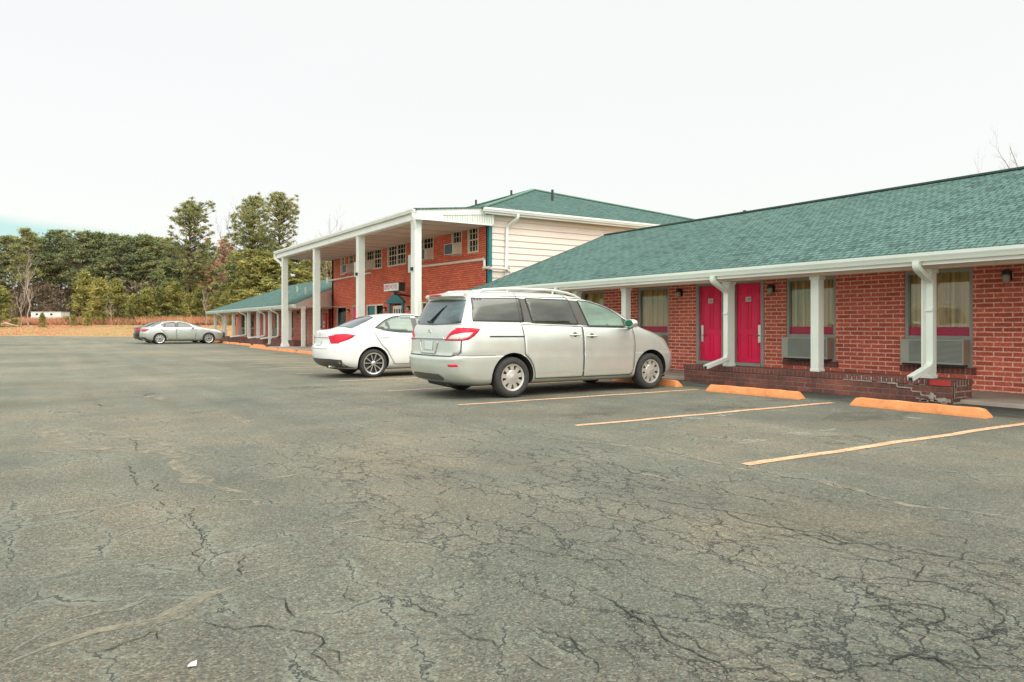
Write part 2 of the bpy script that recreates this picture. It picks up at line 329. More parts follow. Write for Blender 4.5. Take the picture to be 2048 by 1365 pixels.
# ------------------------------------------------------------------ mesh building
class MB:
    def __init__(s): s.v = []; s.f = []; s.mi = []; s.mats = []
    def mat(s, m):
        if m not in s.mats: s.mats.append(m)
        return s.mats.index(m)
    def add(s, vs, fs, m):
        o = len(s.v); s.v += [tuple(v) for v in vs]; k = s.mat(m)
        for f in fs: s.f.append(tuple(i+o for i in f)); s.mi.append(k)
    def box(s, x0, x1, y0, y1, z0, z1, m):
        s.add([(x, y, z) for z in (z0, z1) for y in (y0, y1) for x in (x0, x1)],
              [(0, 2, 3, 1), (4, 5, 7, 6), (0, 1, 5, 4), (2, 6, 7, 3), (0, 4, 6, 2), (1, 3, 7, 5)], m)
    def poly(s, pts, m): s.add(pts, [tuple(range(len(pts)))], m)
    def slab(s, pts, t, m, axis=(0, 0, -1)):
        """extrude a polygon by t along axis"""
        a = Vector(axis)*t; n = len(pts); P = [Vector(p) for p in pts]; Q = [p+a for p in P]
        fs = [tuple(range(n)), tuple(range(2*n-1, n-1, -1))]+[(i, i+n, (i+1) % n+n, (i+1) % n) for i in range(n)]
        s.add(P+Q, fs, m)
    def tube(s, pts, rad, m, n=10, rect=None, cap=True):
        pts = [Vector(p) for p in pts]; rings = []
        up0 = None
        for i, p in enumerate(pts):
            a = pts[max(i-1, 0)]; b = pts[min(i+1, len(pts)-1)]; t = (b-a).normalized()
            if up0 is None: up0 = Vector((0, 0, 1)) if abs(t.z) < .9 else Vector((0, 1, 0))
            sd = t.cross(up0).normalized() if t.cross(up0).length > 1e-3 else Vector((1, 0, 0)); up = sd.cross(t).normalized(); up0 = up
            r = rad[i] if isinstance(rad, (list, tuple)) else rad
            if rect: rings.append([p+sd*(a_*rect[0]/2)+up*(b_*rect[1]/2) for a_, b_ in ((-1, -1), (1, -1), (1, 1), (-1, 1))])
            else: rings.append([p+sd*(r*cos(2*pi*k/n))+up*(r*sin(2*pi*k/n)) for k in range(n)])
        n = len(rings[0]); vs = [v for r_ in rings for v in r_]
        fs = [(i*n+k, i*n+(k+1) % n, (i+1)*n+(k+1) % n, (i+1)*n+k) for i in range(len(rings)-1) for k in range(n)]
        if cap: fs += [tuple(range(n-1, -1, -1)), tuple((len(rings)-1)*n+k for k in range(n))]
        s.add(vs, fs, m)
    def lathe(s, prof, c, axis, m, n=32, close=False):
        """prof: (radius, offset along axis)"""
        c = Vector(c); ax = Vector(axis).normalized(); u = ax.orthogonal().normalized(); w_ = ax.cross(u)
        vs = [c+ax*h+(u*cos(2*pi*k/n)+w_*sin(2*pi*k/n))*r for r, h in prof for k in range(n)]
        P = len(prof); rr = range(P) if close else range(P-1)
        fs = [(i*n+k, i*n+(k+1) % n, ((i+1) % P)*n+(k+1) % n, ((i+1) % P)*n+k) for i in rr for k in range(n)]
        s.add(vs, fs, m)
    def build(s, name, parent=None, smooth=False, bevel=0, org=None, angle=35):
        me = bpy.data.meshes.new(name); vs = s.v
        if org is not None: vs = [(v[0]-org[0], v[1]-org[1], v[2]-org[2]) for v in vs]
        me.from_pydata(vs, [], s.f); me.update()
        for m in s.mats: me.materials.append(m)
        me.polygons.foreach_set('material_index', s.mi)
        bm = bmesh.new(); bm.from_mesh(me); bmesh.ops.recalc_face_normals(bm, faces=bm.faces); bm.to_mesh(me); bm.free()
        if smooth: me.polygons.foreach_set('use_smooth', [True]*len(me.polygons)); me.set_sharp_from_angle(angle=radians(angle))
        o = bpy.data.objects.new(name, me); COL.objects.link(o)
        if org is not None and parent is None: o.location = org
        if parent is not None:
            o.parent = parent
            if org is None: o.location = -WORLD_OF(parent)
        if bevel:
            b = o.modifiers.new('bevel', 'BEVEL'); b.width = bevel; b.segments = 2; b.limit_method = 'ANGLE'; b.angle_limit = radians(40)
        return o
def WORLD_OF(o):
    p = Vector(o.location)
    return p + (WORLD_OF(o.parent) if o.parent else Vector())
def tag(o, label=None, cat=None, group=None, kind=None):
    if label: o['label'] = label
    if cat: o['category'] = cat
    if group: o['group'] = group
    if kind: o['kind'] = kind
    return o
def empty(name, loc, label=None, cat=None, group=None, parent=None):
    o = bpy.data.objects.new(name, None); COL.objects.link(o); o.empty_display_size = .2
    o.location = loc; o.parent = parent
    return tag(o, label, cat, group)

# ------------------------------------------------------------------ ground
def dedge(r): return 82.7-.385*(r+58)
def terr(r, d):
    s = d-dedge(r)
    if s <= 0: return -.04
    a = min(s/21, 1); return -.04+1.20*(a*a*(3-2*a))
b = MB()
rs = [-900, -500, -300, -200]+list(range(-150, 61, 6))+[100, 160, 260, 500, 900]
dsl = [-200, -60, -20, 0, 15, 30, 45, 55]+[60+2.5*i for i in range(32)]+[150, 180, 240, 400, 800, 1600]
vs = []
for d in dsl:
    for r in rs:
        z = terr(r, d) if d > 50 else -.04
        if -150 < r < 60 and 60 < d < 145 and d > dedge(r)+2: z += .10*sin(r*.31+d*.4)*sin(d*.23)
        vs.append(RD(r, d, z))
nr = len(rs)
b.add(vs, [(i*nr+j, i*nr+j+1, (i+1)*nr+j+1, (i+1)*nr+j) for i in range(len(dsl)-1) for j in range(nr-1)], m_grass)
tag(b.build('ground', smooth=True, angle=80), 'dry tan grass ground rising gently beyond the parking lot', 'ground', kind='structure')
b = MB()
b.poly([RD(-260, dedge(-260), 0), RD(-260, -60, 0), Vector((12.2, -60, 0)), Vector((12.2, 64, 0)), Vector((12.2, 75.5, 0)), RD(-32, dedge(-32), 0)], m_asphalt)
# jagged far edge
tag(b.build('parking_lot'), 'wide cracked grey asphalt parking lot', 'parking lot', kind='structure')

def G(px, py):           # traced pavement point -> place on the ground
    r = (px-1024)/1460; z = (651-py)/1460; t = -CAMH/z
    return Vector((t*(sT+r*cT), t*(cT-r*sT), 0))
b = MB()
def ribbon(b, pts, w, z, m, seed, jit=.02, step=.06):
    rr = random.Random(seed); P = [Vector((p.x, p.y, 0)) for p in pts]; out = []
    for a, c in zip(P, P[1:]):
        n = max(1, int((c-a).length/step))
        for k in range(n): out.append(a.lerp(c, k/n))
    out.append(P[-1]); L_ = []; R_ = []; ph = rr.random()*9; off = 0
    for i, p in enumerate(out):
        t = (out[min(i+1, len(out)-1)]-out[max(i-1, 0)]).normalized(); nrm = Vector((-t.y, t.x, 0))
        off = off*.72+rr.uniform(-jit, jit)*1.4; e = min(1, i/4, (len(out)-1-i)/4)
        wl = w*(.25+.9*rr.random())*max(e, .05); q = p+nrm*off
        L_.append((q.x+nrm.x*wl*.5, q.y+nrm.y*wl*.5, z)); R_.append((q.x-nrm.x*wl*.5, q.y-nrm.y*wl*.5, z))
    n = len(out); b.add(L_+R_, [(i, i+1, n+i+1, n+i) for i in range(n-1)], m)
A8 = lambda pts: [G(1024+.5*x, 860+.5*y) for x, y in pts]
A7 = lambda pts: [G(.5*x, 760+.5*y) for x, y in pts]
cracksR = [([(0, 20), (250, 40), (560, 70), (750, 120), (880, 145), (1060, 185), (1250, 210), (1420, 260), (1600, 300), (1830, 330), (2048, 370)], .018),
 ([(120, 90), (300, 110), (480, 170), (640, 205), (850, 245), (960, 270), (1100, 320)], .014),
 ([(520, 270), (800, 322), (900, 350), (1000, 390), (1200, 410), (1300, 440), (1500, 480), (2048, 552)], .020),
 ([(580, 225), (700, 270), (850, 275), (700, 255)], .010), ([(830, 350), (800, 400), (870, 440), (1000, 470), (1180, 520)], .012),
 ([(300, 640), (420, 720), (560, 790), (700, 890), (900, 1000)], .020), ([(0, 750), (180, 810), (330, 900), (380, 1005)], .018),
 ([(0, 900), (120, 940), (220, 985)], .02), ([(330, 450), (480, 490), (620, 530), (760, 565), (830, 580)], .013),
 ([(470, 370), (500, 400), (640, 400), (900, 480), (1000, 505)], .010),
 ([(1150, 540), (1250, 600), (1400, 590), (1500, 590), (1700, 620), (1900, 660), (2048, 680)], .020),
 ([(1900, 650), (1920, 730), (1950, 800), (1850, 860), (1900, 930), (1930, 980)], .022),
 ([(1400, 600), (1440, 650), (1540, 680), (1700, 720), (1640, 820), (1850, 860), (2048, 890)], .019),
 ([(1480, 700), (1540, 790), (1640, 830), (1640, 900), (1540, 930), (1350, 970), (1100, 960)], .020),
 ([(980, 430), (920, 490), (870, 540), (880, 560)], .012), ([(980, 580), (1030, 640), (980, 690)], .012),
 ([(1200, 520), (1130, 540), (1000, 550)], .011), ([(1620, 390), (1700, 420), (1820, 440), (1780, 470)], .014),
 ([(1000, 355), (1080, 380), (1200, 430), (1300, 460), (1420, 480)], .022), ([(1600, 500), (1640, 570), (1600, 610), (1540, 660)], .015),
 ([(430, 640), (420, 700), (500, 710), (640, 800), (760, 870), (940, 920)], .014), ([(1700, 860), (1720, 920), (1850, 1000)], .018),
 ([(700, 900), (820, 950), (1040, 940), (1100, 1000)], .018), ([(1300, 740), (1500, 720), (1780, 800), (1850, 860)], .014),
 ([(2048, 760), (1960, 790)], .02), ([(1380, 880), (1600, 910), (1800, 940), (2048, 1000)], .018)]
cracksL = [([(980, 690), (965, 740), (950, 800)], .020), ([(720, 480), (760, 540), (790, 600), (800, 650), (780, 700), (820, 760), (790, 810)], .016),
 ([(1060, 850), (1130, 880), (1190, 950), (1260, 960)], .022), ([(800, 955), (900, 1000), (1100, 1000), (1260, 1040), (1250, 1100), (1330, 1200)], .020),
 ([(1260, 1040), (1370, 1110), (1370, 1180)], .016), ([(1230, 655), (1350, 662)], .012), ([(1200, 740), (1400, 752)], .016), ([(1370, 810), (1390, 860), (1440, 890), (1530, 895)], .014),
 ([(1200, 60), (1420, 90), (1500, 105), (1700, 150), (2000, 210), (2048, 240)], .018), ([(1720, 1020), (1800, 1060)], .014),
 ([(1600, 850), (1750, 950), (1900, 940), (1950, 880)], .014), ([(1820, 980), (1960, 1050), (2048, 1100)], .02),
 ([(510, 330), (540, 400), (540, 430)], .02), ([(600, 400), (650, 450), (690, 440)], .018), ([(620, 480), (670, 520)], .016), ([(720, 530), (800, 555)], .018),
 ([(0, 1158), (60, 1150), (190, 1110)], .02), ([(280, 1075), (450, 1065), (640, 1000), (720, 1050)], .018), ([(480, 230), (540, 245), (540, 290)], .02), ([(1850, 520), (1900, 600), (1960, 640)], .016),
 ([(640, 60), (610, 55), (560, 68)], .05), ([(380, 95), (420, 105), (470, 108)], .06), ([(250, 130), (330, 125)], .04)]
sd = 0
for lst, A in ((cracksR, A8), (cracksL, A7)):
    for pts, wd in lst:
        sd += 1; ribbon(b, A(pts), wd*.45, .0035+sd*.00003, m_crack, sd, .018, .035)
tag(b.build('pavement_cracks'), 'jagged dark cracks running across the asphalt', 'crack', kind='structure')
b = MB()
silt = [(A8(cracksR[0][0]), .09), (A8([(480, 160), (600, 195), (700, 215)]), .16), (A7([(0, 1150), (200, 1070), (400, 1020), (640, 985), (720, 950), (850, 880), (1000, 830), (1100, 800), (1220, 765)]), .10),
 (A7([(160, 180), (220, 190), (200, 230), (380, 280), (640, 290), (720, 320), (740, 380), (860, 410), (910, 440), (1040, 460)]), .20),
 (A7([(270, 190), (430, 215), (700, 270), (760, 300), (860, 320)]), .16), (A7([(820, 440), (930, 412), (1200, 370), (1330, 335), (1600, 310), (2000, 285)]), .05),
 (A7([(880, 490), (1010, 480), (1020, 500), (940, 525)]), .16), (A8([(0, 378), (150, 382), (280, 378), (400, 362)]), .04), (A7([(1700, 180), (1850, 185)]), .16), (A7([(500, 60), (640, 70), (650, 85)]), .3), (A7([(930, 145), (980, 170), (970, 190)]), .22)]
for i, (p, wd) in enumerate(silt): ribbon(b, p, wd*1.2, .0022+.0001*i, m_silt, 90+i, .03, .12)
for i, pts in enumerate(([(0, 555), (200, 540), (480, 500), (700, 455)], [(200, 1020), (300, 970), (500, 935), (640, 870), (700, 820), (820, 790)], [(820, 790), (800, 830), (720, 900), (560, 960)], [(0, 1110), (140, 1040), (240, 1000)], [(950, 800), (1060, 760), (1200, 720), (1300, 700)], [(200, 745), (330, 720), (480, 700)], [(1080, 1050), (1180, 1110), (1240, 1110)], [(1580, 1190), (1600, 1140), (1750, 1110), (1850, 1070)], [(1300, 590), (1500, 560), (1700, 560)], [(0, 300), (180, 290), (330, 300)], [(1120, 300), (1250, 290), (1330, 330)])):
    ribbon(b, A7(pts), .06, .0036+.0001*i, m_dustline, 150+i, .03, .07)
tag(b.build('silt_streaks'), 'pale tan silt gathered along the pavement cracks', 'silt', kind='structure')

b = MB()
def blotch(b, px, py, sx, sy, z, m, seed):
    rr = random.Random(seed); c = G(px, py); n = 18
    b.poly([(c.x+sx*cos(2*pi*k/n)*rr.uniform(.55, 1.1), c.y+sy*sin(2*pi*k/n)*rr.uniform(.55, 1.1), z) for k in range(n)], m)
for i, (px, py, sx, sy) in enumerate(((1598, 868, .17, .14), (1656, 861, .22, .07), (1446, 831, .30, .10), (1388, 838, .16, .12), (1828, 837, .10, .12), (1620, 852, .05, .03), (1500, 884, .30, .10), (1560, 822, .2, .08), (1300, 848, .1, .04))): blotch(b, px, py, sx, sy, .0056+i*.0001, m_spill, i)
tag(b.build('white_spills'), 'dried white paint spills in the empty parking bays', 'spill', kind='structure')
b = MB()
for i, (px, py, sx, sy) in enumerate(((1740, 832, .9, .45), (1560, 800, .5, .3), (1440, 815, .8, .4), (1700, 880, .6, .35), (1180, 830, .7, .3), (560, 735, 1.0, .6), (640, 775, .9, .4))): blotch(b, px, py, sx, sy, .0026+i*.0001, m_oil, 40+i)
tag(b.build('oil_stains'), 'dark oil stains where cars park', 'stain', kind='structure')
# parking lines
for k in range(10):
    y = 4.05+2.735*k+(0 if k else .03); x0 = (5.28+.05*sin(k*2.1)) if k else 5.04; x1 = 10.2 if k else 11.2
    b = MB(); n = 24; vs = []
    for i in range(n+1):
        x = x0+(x1-x0)*i/n; wob = .022*sin(i*.9+k)+.010*sin(i*2.3); yc = y+.10*(.5-i/n)*(1 if k else 1.2)
        vs += [(x, yc-.05+wob*.5, .005), (x, yc+.05+wob*.6, .005)]
    b.add(vs, [(2*i, 2*i+1, 2*i+3, 2*i+2) for i in range(n)], m_line)
    pos = ['nearest the camera', 'second from the camera', 'third from the camera, beside the minivan', 'fourth, ending behind the minivan', 'fifth, between minivan and white sedan', 'sixth, starting beyond the white sedan', 'seventh from the camera', 'eighth from the camera', 'ninth from the camera', 'farthest of the painted lines'][k]
    tag(b.build('parking_line', org=(x0, y, 0)), 'faded orange painted bay line, '+pos, 'parking line', 'painted bay lines', 'structure')

# ------------------------------------------------------------------ walkway slabs
b = MB()
b.box(11.75, 13.66, -4, 22.79, -.1, .06, m_concrete)
b.box(10.35, 13.86, 22.79, 40.2, -.1, .05, m_concrete)
b.box(11.75, 13.66, 40.2, 63, -.1, .06, m_concrete)
tag(b.build('walkway', bevel=.01), 'pale concrete walkway slab along the motel front', 'walkway', kind='structure')

# ------------------------------------------------------------------ building helpers
def wallX(b, X, y0, y1, z0, z1, ops, m, depth=.14, back=.25):
    """front wall facing -X with rectangular openings [(ya,yb,za,zb)]"""
    ys = sorted({y0, y1, *[o[0] for o in ops], *[o[1] for o in ops]}); zs = sorted({z0, z1, *[o[2] for o in ops], *[o[3] for o in ops]})
    for a, c in zip(ys, ys[1:]):
        for d, e in zip(zs, zs[1:]):
            my, mz = (a+c)/2, (d+e)/2
            if any(o[0] < my < o[1] and o[2] < mz < o[3] for o in ops): continue
            b.poly([(X, a, d), (X, a, e), (X, c, e), (X, c, d)], m)
            b.poly([(X+back, a, d), (X+back, a, e), (X+back, c, e), (X+back, c, d)], m)
    for a, c, d, e in ops:
        q = [(a, d), (c, d), (c, e), (a, e)]
        for i in range(4):
            (ya, za), (yb, zb) = q[i], q[(i+1) % 4]
            b.poly([(X, ya, za), (X, yb, zb), (X+back, yb, zb), (X+back, ya, za)], m)
def frame(b, X0, X1, y0, y1, z0, z1, t, m, bottom=True):
    b.box(X0, X1, y0, y0+t, z0, z1, m); b.box(X0, X1, y1-t, y1, z0, z1, m)
    b.box(X0, X1, y0+t, y1-t, z1-t, z1, m)
    if bottom: b.box(X0, X1, y0+t, y1-t, z0, z0+t, m)

def porch_column(root, x, y, z0, z1, s=.155, base=False, label=None):
    b = MB(); b.box(x-s/2, x+s/2, y-s/2, y+s/2, z0, z1, m_col)
    for k in (-1, 1):      # corner boards
        b.box(x-s/2-.008, x-s/2, y+k*(s/2-.02)-.02, y+k*(s/2-.02)+.02, z0, z1, m_col)
    b.box(x-s/2-.02, x+s/2+.02, y-s/2-.02, y+s/2+.02, z1-.06, z1-.001, m_col)
    if base:
        b.box(x-s/2-.05, x+s/2+.05, y-s/2-.05, y+s/2+.05, z0, z0+.13, m_white)
        b.box(x-s/2-.025, x+s/2+.025, y-s/2-.025, y+s/2+.025, z0+.13, z0+.2, m_white)
    else: b.box(x-s/2-.012, x+s/2+.012, y-s/2-.012, y+s/2+.012, z0, z0+.05, m_col)
    o = b.build('porch_column', root, bevel=.006)
    return tag(o, label)
def bez(pts, n=5, r=.08):
    """round the corners of a polyline"""
    P = [Vector(p) for p in pts]; o = [P[0]]
    for a, p, c in zip(P, P[1:], P[2:]):
        d1 = (a-p).normalized()*min(r, (a-p).length*.45); d2 = (c-p).normalized()*min(r, (c-p).length*.45)
        for k in range(n+1):
            t = k/n; o.append((p+d1)*(1-t)**2+p*2*t*(1-t)+(p+d2)*t*t)
    return o+[P[-1]]
def downspout(root, xg, zg, xc, y, zb, xout, zout):
    b = MB()
    b.tube(bez([(xg, y, zg), (xg, y, zg-.10), (xc, y, zg-.30), (xc, y, zb), (xout, y, zout)], 4, .09), .05, m_gutter, rect=(.075, .10))
    b.box(xc-.06, xc+.06, y-.055, y+.055, zg-.75, zg-.71, m_gutter)
    b.box(xout-.004, xout-.001, y-.03, y+.03, zout-.035, zout+.035, m_black)
    return b.build('downspout', root, bevel=.008)
def gutter(b, x, y0, y1, ztop, m=m_gutter):
    """K-style gutter along Y, its outer lip at x"""
    prof = [(x+.10, ztop-.02), (x+.10, ztop-.13), (x+.035, ztop-.13), (x+.02, ztop-.09), (x, ztop-.05), (x, ztop), (x+.012, ztop), (x+.012, ztop-.02)]
    n = len(prof); vs = [(p[0], yy_, p[1]) for yy_ in (y0, y1) for p in prof]
    fs = [(i, i+1, n+i+1, n+i) for i in range(n-1)]+[(n-1, 0, n, 2*n-1), tuple(range(n-1, -1, -1)), tuple(range(n, 2*n))]
    b.add(vs, fs, m)

WX = 13.6
def wavy(b, X, y0, y1, z0, z1, m, amp=.035, n=40, seed=0, split=None):
    vs = []; rr = random.Random(seed)
    for i in range(n+1):
        y = y0+(y1-y0)*i/n; x = X+amp*sin(i*1.9+seed)*(.6+.4*sin(i*.7))
        pull = 0
        vs += [(x, y, z0), (x+.01, y+pull, z1)]
    b.add(vs, [(2*i, 2*i+2, 2*i+3, 2*i+1) for i in range(n)], m)

def room_window(root, y0, y1, z0=.45, z1=2.2, zr=.96, band=True, label=None, seed=1):
    """frame, glass, curtain and crimson film band; the AC unit is a thing of its own"""
    X = WX+.02
    b = MB(); frame(b, X, X+.10, y0, y1, z0, z1, .065, m_frame); b.box(X, X+.10, y0+.065, y1-.065, zr-.03, zr+.04, m_frame)
    b.box(X-.02, X+.02, y0+.0, y1-.0, z0-.0, z0+.04, m_frame)
    b.box(X+.02, X+.09, y0+.065, y1-.065, z0+.065, zr-.03, m_black)
    f = b.build('window', root, bevel=.004); tag(f, label)
    b = MB(); b.box(X+.05, X+.056, y0+.066, y1-.066, zr+.041, z1-.066, m_glass); b.build('pane', f)
    if band:
        b = MB(); b.box(X+.044, X+.048, y0+.067, y1-.067, zr+.042, zr+.20, m_band); b.build('film_band', f)
    b = MB(); wavy(b, X+.115, y0+.05, y1-.05, zr+.0, z1-.03, m_curtain, .03, 44, seed)
    b.build('curtain', f, smooth=True)
    b = MB(); b.box(X+.34, X+.36, y0-.1, y1+.1, z0, z1+.1, m_dark); b.build('dark_room', f)
    return f
m_band = simple('crimson_film', (.42, .006, .06), .25)

def room_door(root, y0, y1, z0, z1, num, handle_side, label):
    X = WX+.06; D = MB()
    D.box(X, X+.045, y0, y1, z0, z1, m_door); w_ = y1-y0
    for (a, c, d, e) in ((.12, .46, .05, .36), (.54, .88, .05, .36), (.12, .46, .42, .80), (.54, .88, .42, .80), (.12, .46, .85, .95), (.54, .88, .85, .95)):
        ya, yb, za, zb = y0+w_*a, y0+w_*c, z0+(z1-z0)*d, z0+(z1-z0)*e
        frame(D, X-.012, X, ya, yb, za, zb, .018, m_door)
        D.box(X-.008, X, ya+.045, yb-.045, za+.045, zb-.045, m_door)
    d = D.build('door', root, bevel=.003); tag(d, label)
    b = MB(); t = .085                      # frame and sill
    b.box(WX-.01, WX+.12, y0-t, y0-.004, .07, z1+t, m_frame); b.box(WX-.01, WX+.12, y1+.004, y1+t, .07, z1+t, m_frame); b.box(WX-.01, WX+.12, y0-.004, y1+.004, z1+.004, z1+t, m_frame)
    b.box(WX-.03, WX+.16, y0-.004, y1+.004, .07, z0-.004, m_frame); b.build('door_frame', d, bevel=.004)
    hy = y1-.07 if handle_side > 0 else y0+.07
    zh = z0+.62
    b = MB(); b.box(X-.02, X-.002, hy-.035, hy+.035, zh-.16, zh+.24, m_steel)
    b.tube(bez([(X-.02, hy, zh), (X-.065, hy, zh), (X-.065, hy-handle_side*.12, zh)], 4, .02), .011, m_steel, n=8)
    b.build('handle', d, smooth=True)
    yc = (y0+y1)/2+.02; zc = z0+(z1-z0)*.80
    b = MB(); b.box(X-.022, X-.013, yc-.075, yc+.075, zc-.055, zc+.055, m_signw); pl = b.build('number_plate', d)
    txt(num, (X-.0235, yc, zc), .075, m_lampm, pl, 'numerals')
    return d
def txt(s_, loc, size, m, parent, name, ext=.001, xs=1.0, bold=0, align='CENTER'):
    cu = bpy.data.curves.new(name, 'FONT'); cu.body = s_; cu.size = size; cu.align_x = align; cu.align_y = 'CENTER'; cu.extrude = ext; cu.offset = bold
    t = bpy.data.objects.new(name, cu); COL.objects.link(t)
    dg = bpy.context.evaluated_depsgraph_get(); me = bpy.data.meshes.new_from_object(t.evaluated_get(dg)); bpy.data.objects.remove(t)
    R = Matrix(((0, 0, -1), (-1, 0, 0), (0, 1, 0))).to_4x4()      # text x -> -Y, text y -> Z, facing -X
    me.transform(Matrix.Translation(Vector(loc)) @ R @ Matrix.Diagonal((xs, 1, 1, 1)))
    me.materials.clear(); me.materials.append(m)
    o = bpy.data.objects.new(name, me); COL.objects.link(o); o.parent = parent
    if parent is not None: o.location = -WORLD_OF(parent)
    return o

def ac_unit(y0, y1, z0=.50, z1=.94, label='', X0=WX-.20):
    b = MB(); b.box(X0, WX+.015, y0, y1, z0, z1, m_ac)
    z = z0+.03
    while z < z1-.03:
        b.box(X0-.010, X0-.001, y0+.02, y1-.16, z, z+.010, m_ac); b.box(X0-.003, X0-.0005, y0+.02, y1-.16, z+.010, z+.021, m_grille2); z += .021
    b.box(X0-.004, X0, y1-.15, y1-.01, z0+.02, z1-.02, m_ac)
    org = (WX, (y0+y1)/2, z0); o = b.build('air_conditioner', org=org, bevel=.004)
    tag(o, label, 'air conditioner', 'through-wall air conditioners under the room windows')
    b = MB(); b.box(X0+.01, WX, y0-.004, y0-.001, z0+.01, z1-.01, m_acside); s_ = b.build('side_panel', o)
    b = MB(); b.box(X0+.03, WX, y0+.02, y1-.02, z0-.035, z0-.001, m_black); b.build('drip_tray', o)
    return o
def wall_lamp(X, y, z, label):
    org = (X, y, z); b = MB()
    b.box(X-.02, X-.001, y-.055, y+.055, z-.06, z+.10, m_lampm)
    b.lathe([(.0, .12), (.05, .115), (.065, .06), (.062, .03), (0, .03)], (X-.09, y, z), (0, 0, 1), m_lampm, 16)
    b.tube([(X-.02, y, z+.08), (X-.09, y, z+.10)], .014, m_lampm, 8)
    o = b.build('wall_lamp', org=org, smooth=True); tag(o, label, 'wall lamp', 'wall lamps beside the room doors')
    b = MB(); b.lathe([(.052, .03), (.058, -.03), (.05, -.08), (.03, -.11), (0, -.115)], (X-.09, y, z), (0, 0, 1), m_lampg, 16); b.build('glass_shade', o, smooth=True)
    return o

# ------------------------------------------------------------------ right wing
RW = empty('motel_wing', (13.6, 8, 0), 'single-storey red brick motel wing with teal shingle roof and crimson doors, nearest the camera', 'building', 'motel buildings')
wins = [(6.30, 7.50), (8.90, 10.08), (13.60, 14.76), (16.15, 17.2), (2.3, 3.5), (19.8, 20.9)]
doors = [(10.74, 11.45, '124', -1), (11.86, 12.57, '123', 1)]
ops = [(a, c, .45, 2.2) for a, c in wins]+[(a-.09, c+.09, .07, 2.245) for a, c, *_ in doors]
b = MB(); wallX(b, WX, -3, 22.79, 0, 2.26, ops, m_brick)
b.box(WX, 19.4, -3.2, -3.0, 0, 2.26, m_brick); b.box(19.2, 19.4, -3, 22.79, 0, 2.26, m_brick)
b.slab([(WX+.1, 19.18, 2.26), (19.3, 19.18, 2.26), (16.5, 19.18, 4.15)], .14, m_siding, (0, 1, 0)); b.slab([(WX+.1, -3.0, 2.26), (19.3, -3.0, 2.26), (16.5, -3.0, 4.15)], .14, m_siding, (0, -1, 0))
for a, c in wins: b.box(WX-.035, WX+.02, a-.06, c+.06, .33, .448, m_rowlock)
b.build('wall', RW)
SL = (4.33-2.30)/(16.5-11.22)
b = MB()
b.slab([(11.22, -3.4, 2.30), (11.22, 19.45, 2.30), (16.5, 19.45, 4.33), (16.5, -3.4, 4.33)], .05, m_roofX)
b.slab([(21.8, -3.4, 2.30), (21.8, 19.45, 2.30), (16.5, 19.45, 4.33), (16.5, -3.4, 4.33)], .05, m_roofX)
b.slab([(11.7, 19.35, 2.12), (11.7, 22.78, 2.12), (16.3, 22.78, 3.53), (16.3, 19.35, 3.53)], .05, m_roofX)
rf = b.build('roof', RW)
b = MB(); b.box(16.36, 16.64, -3.42, 19.47, 4.295, 4.345, m_ridge)
b.slab([(11.22, 19.45, 2.312), (11.22, 19.53, 2.312), (16.5, 19.53, 4.342), (16.5, 19.45, 4.342)], .09, m_ridge); b.build('ridge_cap', rf, bevel=.01)
b = MB(); gutter(b, 11.14, -3.4, 19.5, 2.285); b.build('gutter', RW)
b = MB(); b.box(11.24, 11.265, -3.4, 19.44, 2.10, 2.26, m_white); b.box(11.265, 13.6, -3.4, 19.44, 2.215, 2.235, m_soffit2)
b.box(11.60, 11.80, -3.4, 19.44, 2.07, 2.213, m_cream); b.box(11.27, 11.598, -3.4, 19.44, 2.12, 2.14, m_soffit2)
b.box(11.75, 13.6, 19.45, 22.78, 2.05, 2.09, m_soffit2); b.build('soffit', RW)
b = MB()
b.lathe([(.05, 3.9), (.05, 4.47), (0, 4.47)], (16.9, 13.9, 0), (0, 0, 1), m_vent, 12)
b.build('vent_pipe', rf, smooth=True)
for y in (1.9, 3.95, 6.07, 8.03, 10.03): porch_column(RW, 11.72, y, .362, 2.069)
for y in (13.12, 15.01, 17.0, 19.0): porch_column(RW, 11.72, y, .362, 2.069)
downspout(RW, 11.19, 2.16, 11.60, 5.98, .56, 11.02, .39)
downspout(RW, 11.19, 2.16, 11.60, 9.98, .52, 10.98, .37)
downspout(RW, 11.19, 2.16, 11.60, 15.2, .52, 11.17, .38)
for i, (a, c) in enumerate(wins):
    room_window(RW, a, c, seed=i)
room_door(RW, 10.74, 11.45, .335, 2.15, '124', -1, 'crimson six-panel door 124 with lever handle at its right edge')
room_door(RW, 11.86, 12.57, .33, 2.14, '123', 1, 'crimson six-panel door 123, partly behind the downspout')
wl = ['through-wall air conditioner behind the rightmost downspout', 'through-wall air conditioner between the crimson doors and the right brick pier', 'through-wall air conditioner behind the minivan nose', 'through-wall air conditioner behind the minivan roof', 'through-wall air conditioner beyond the right edge', 'through-wall air conditioner hidden beyond the minivan']
for i, (a, c) in enumerate(wins[:4]): ac_unit(a+.06, c-.04, .50, .935, wl[i])
wall_lamp(WX, 5.74, 2.0, 'dark jelly-jar wall lamp on brick at the far right edge')
wall_lamp(WX, 10.42, 1.98, 'dark jelly-jar wall lamp right of the crimson door 124')
wall_lamp(WX, 13.17, 1.99, 'dark jelly-jar wall lamp left of crimson door 123, above the minivan nose')

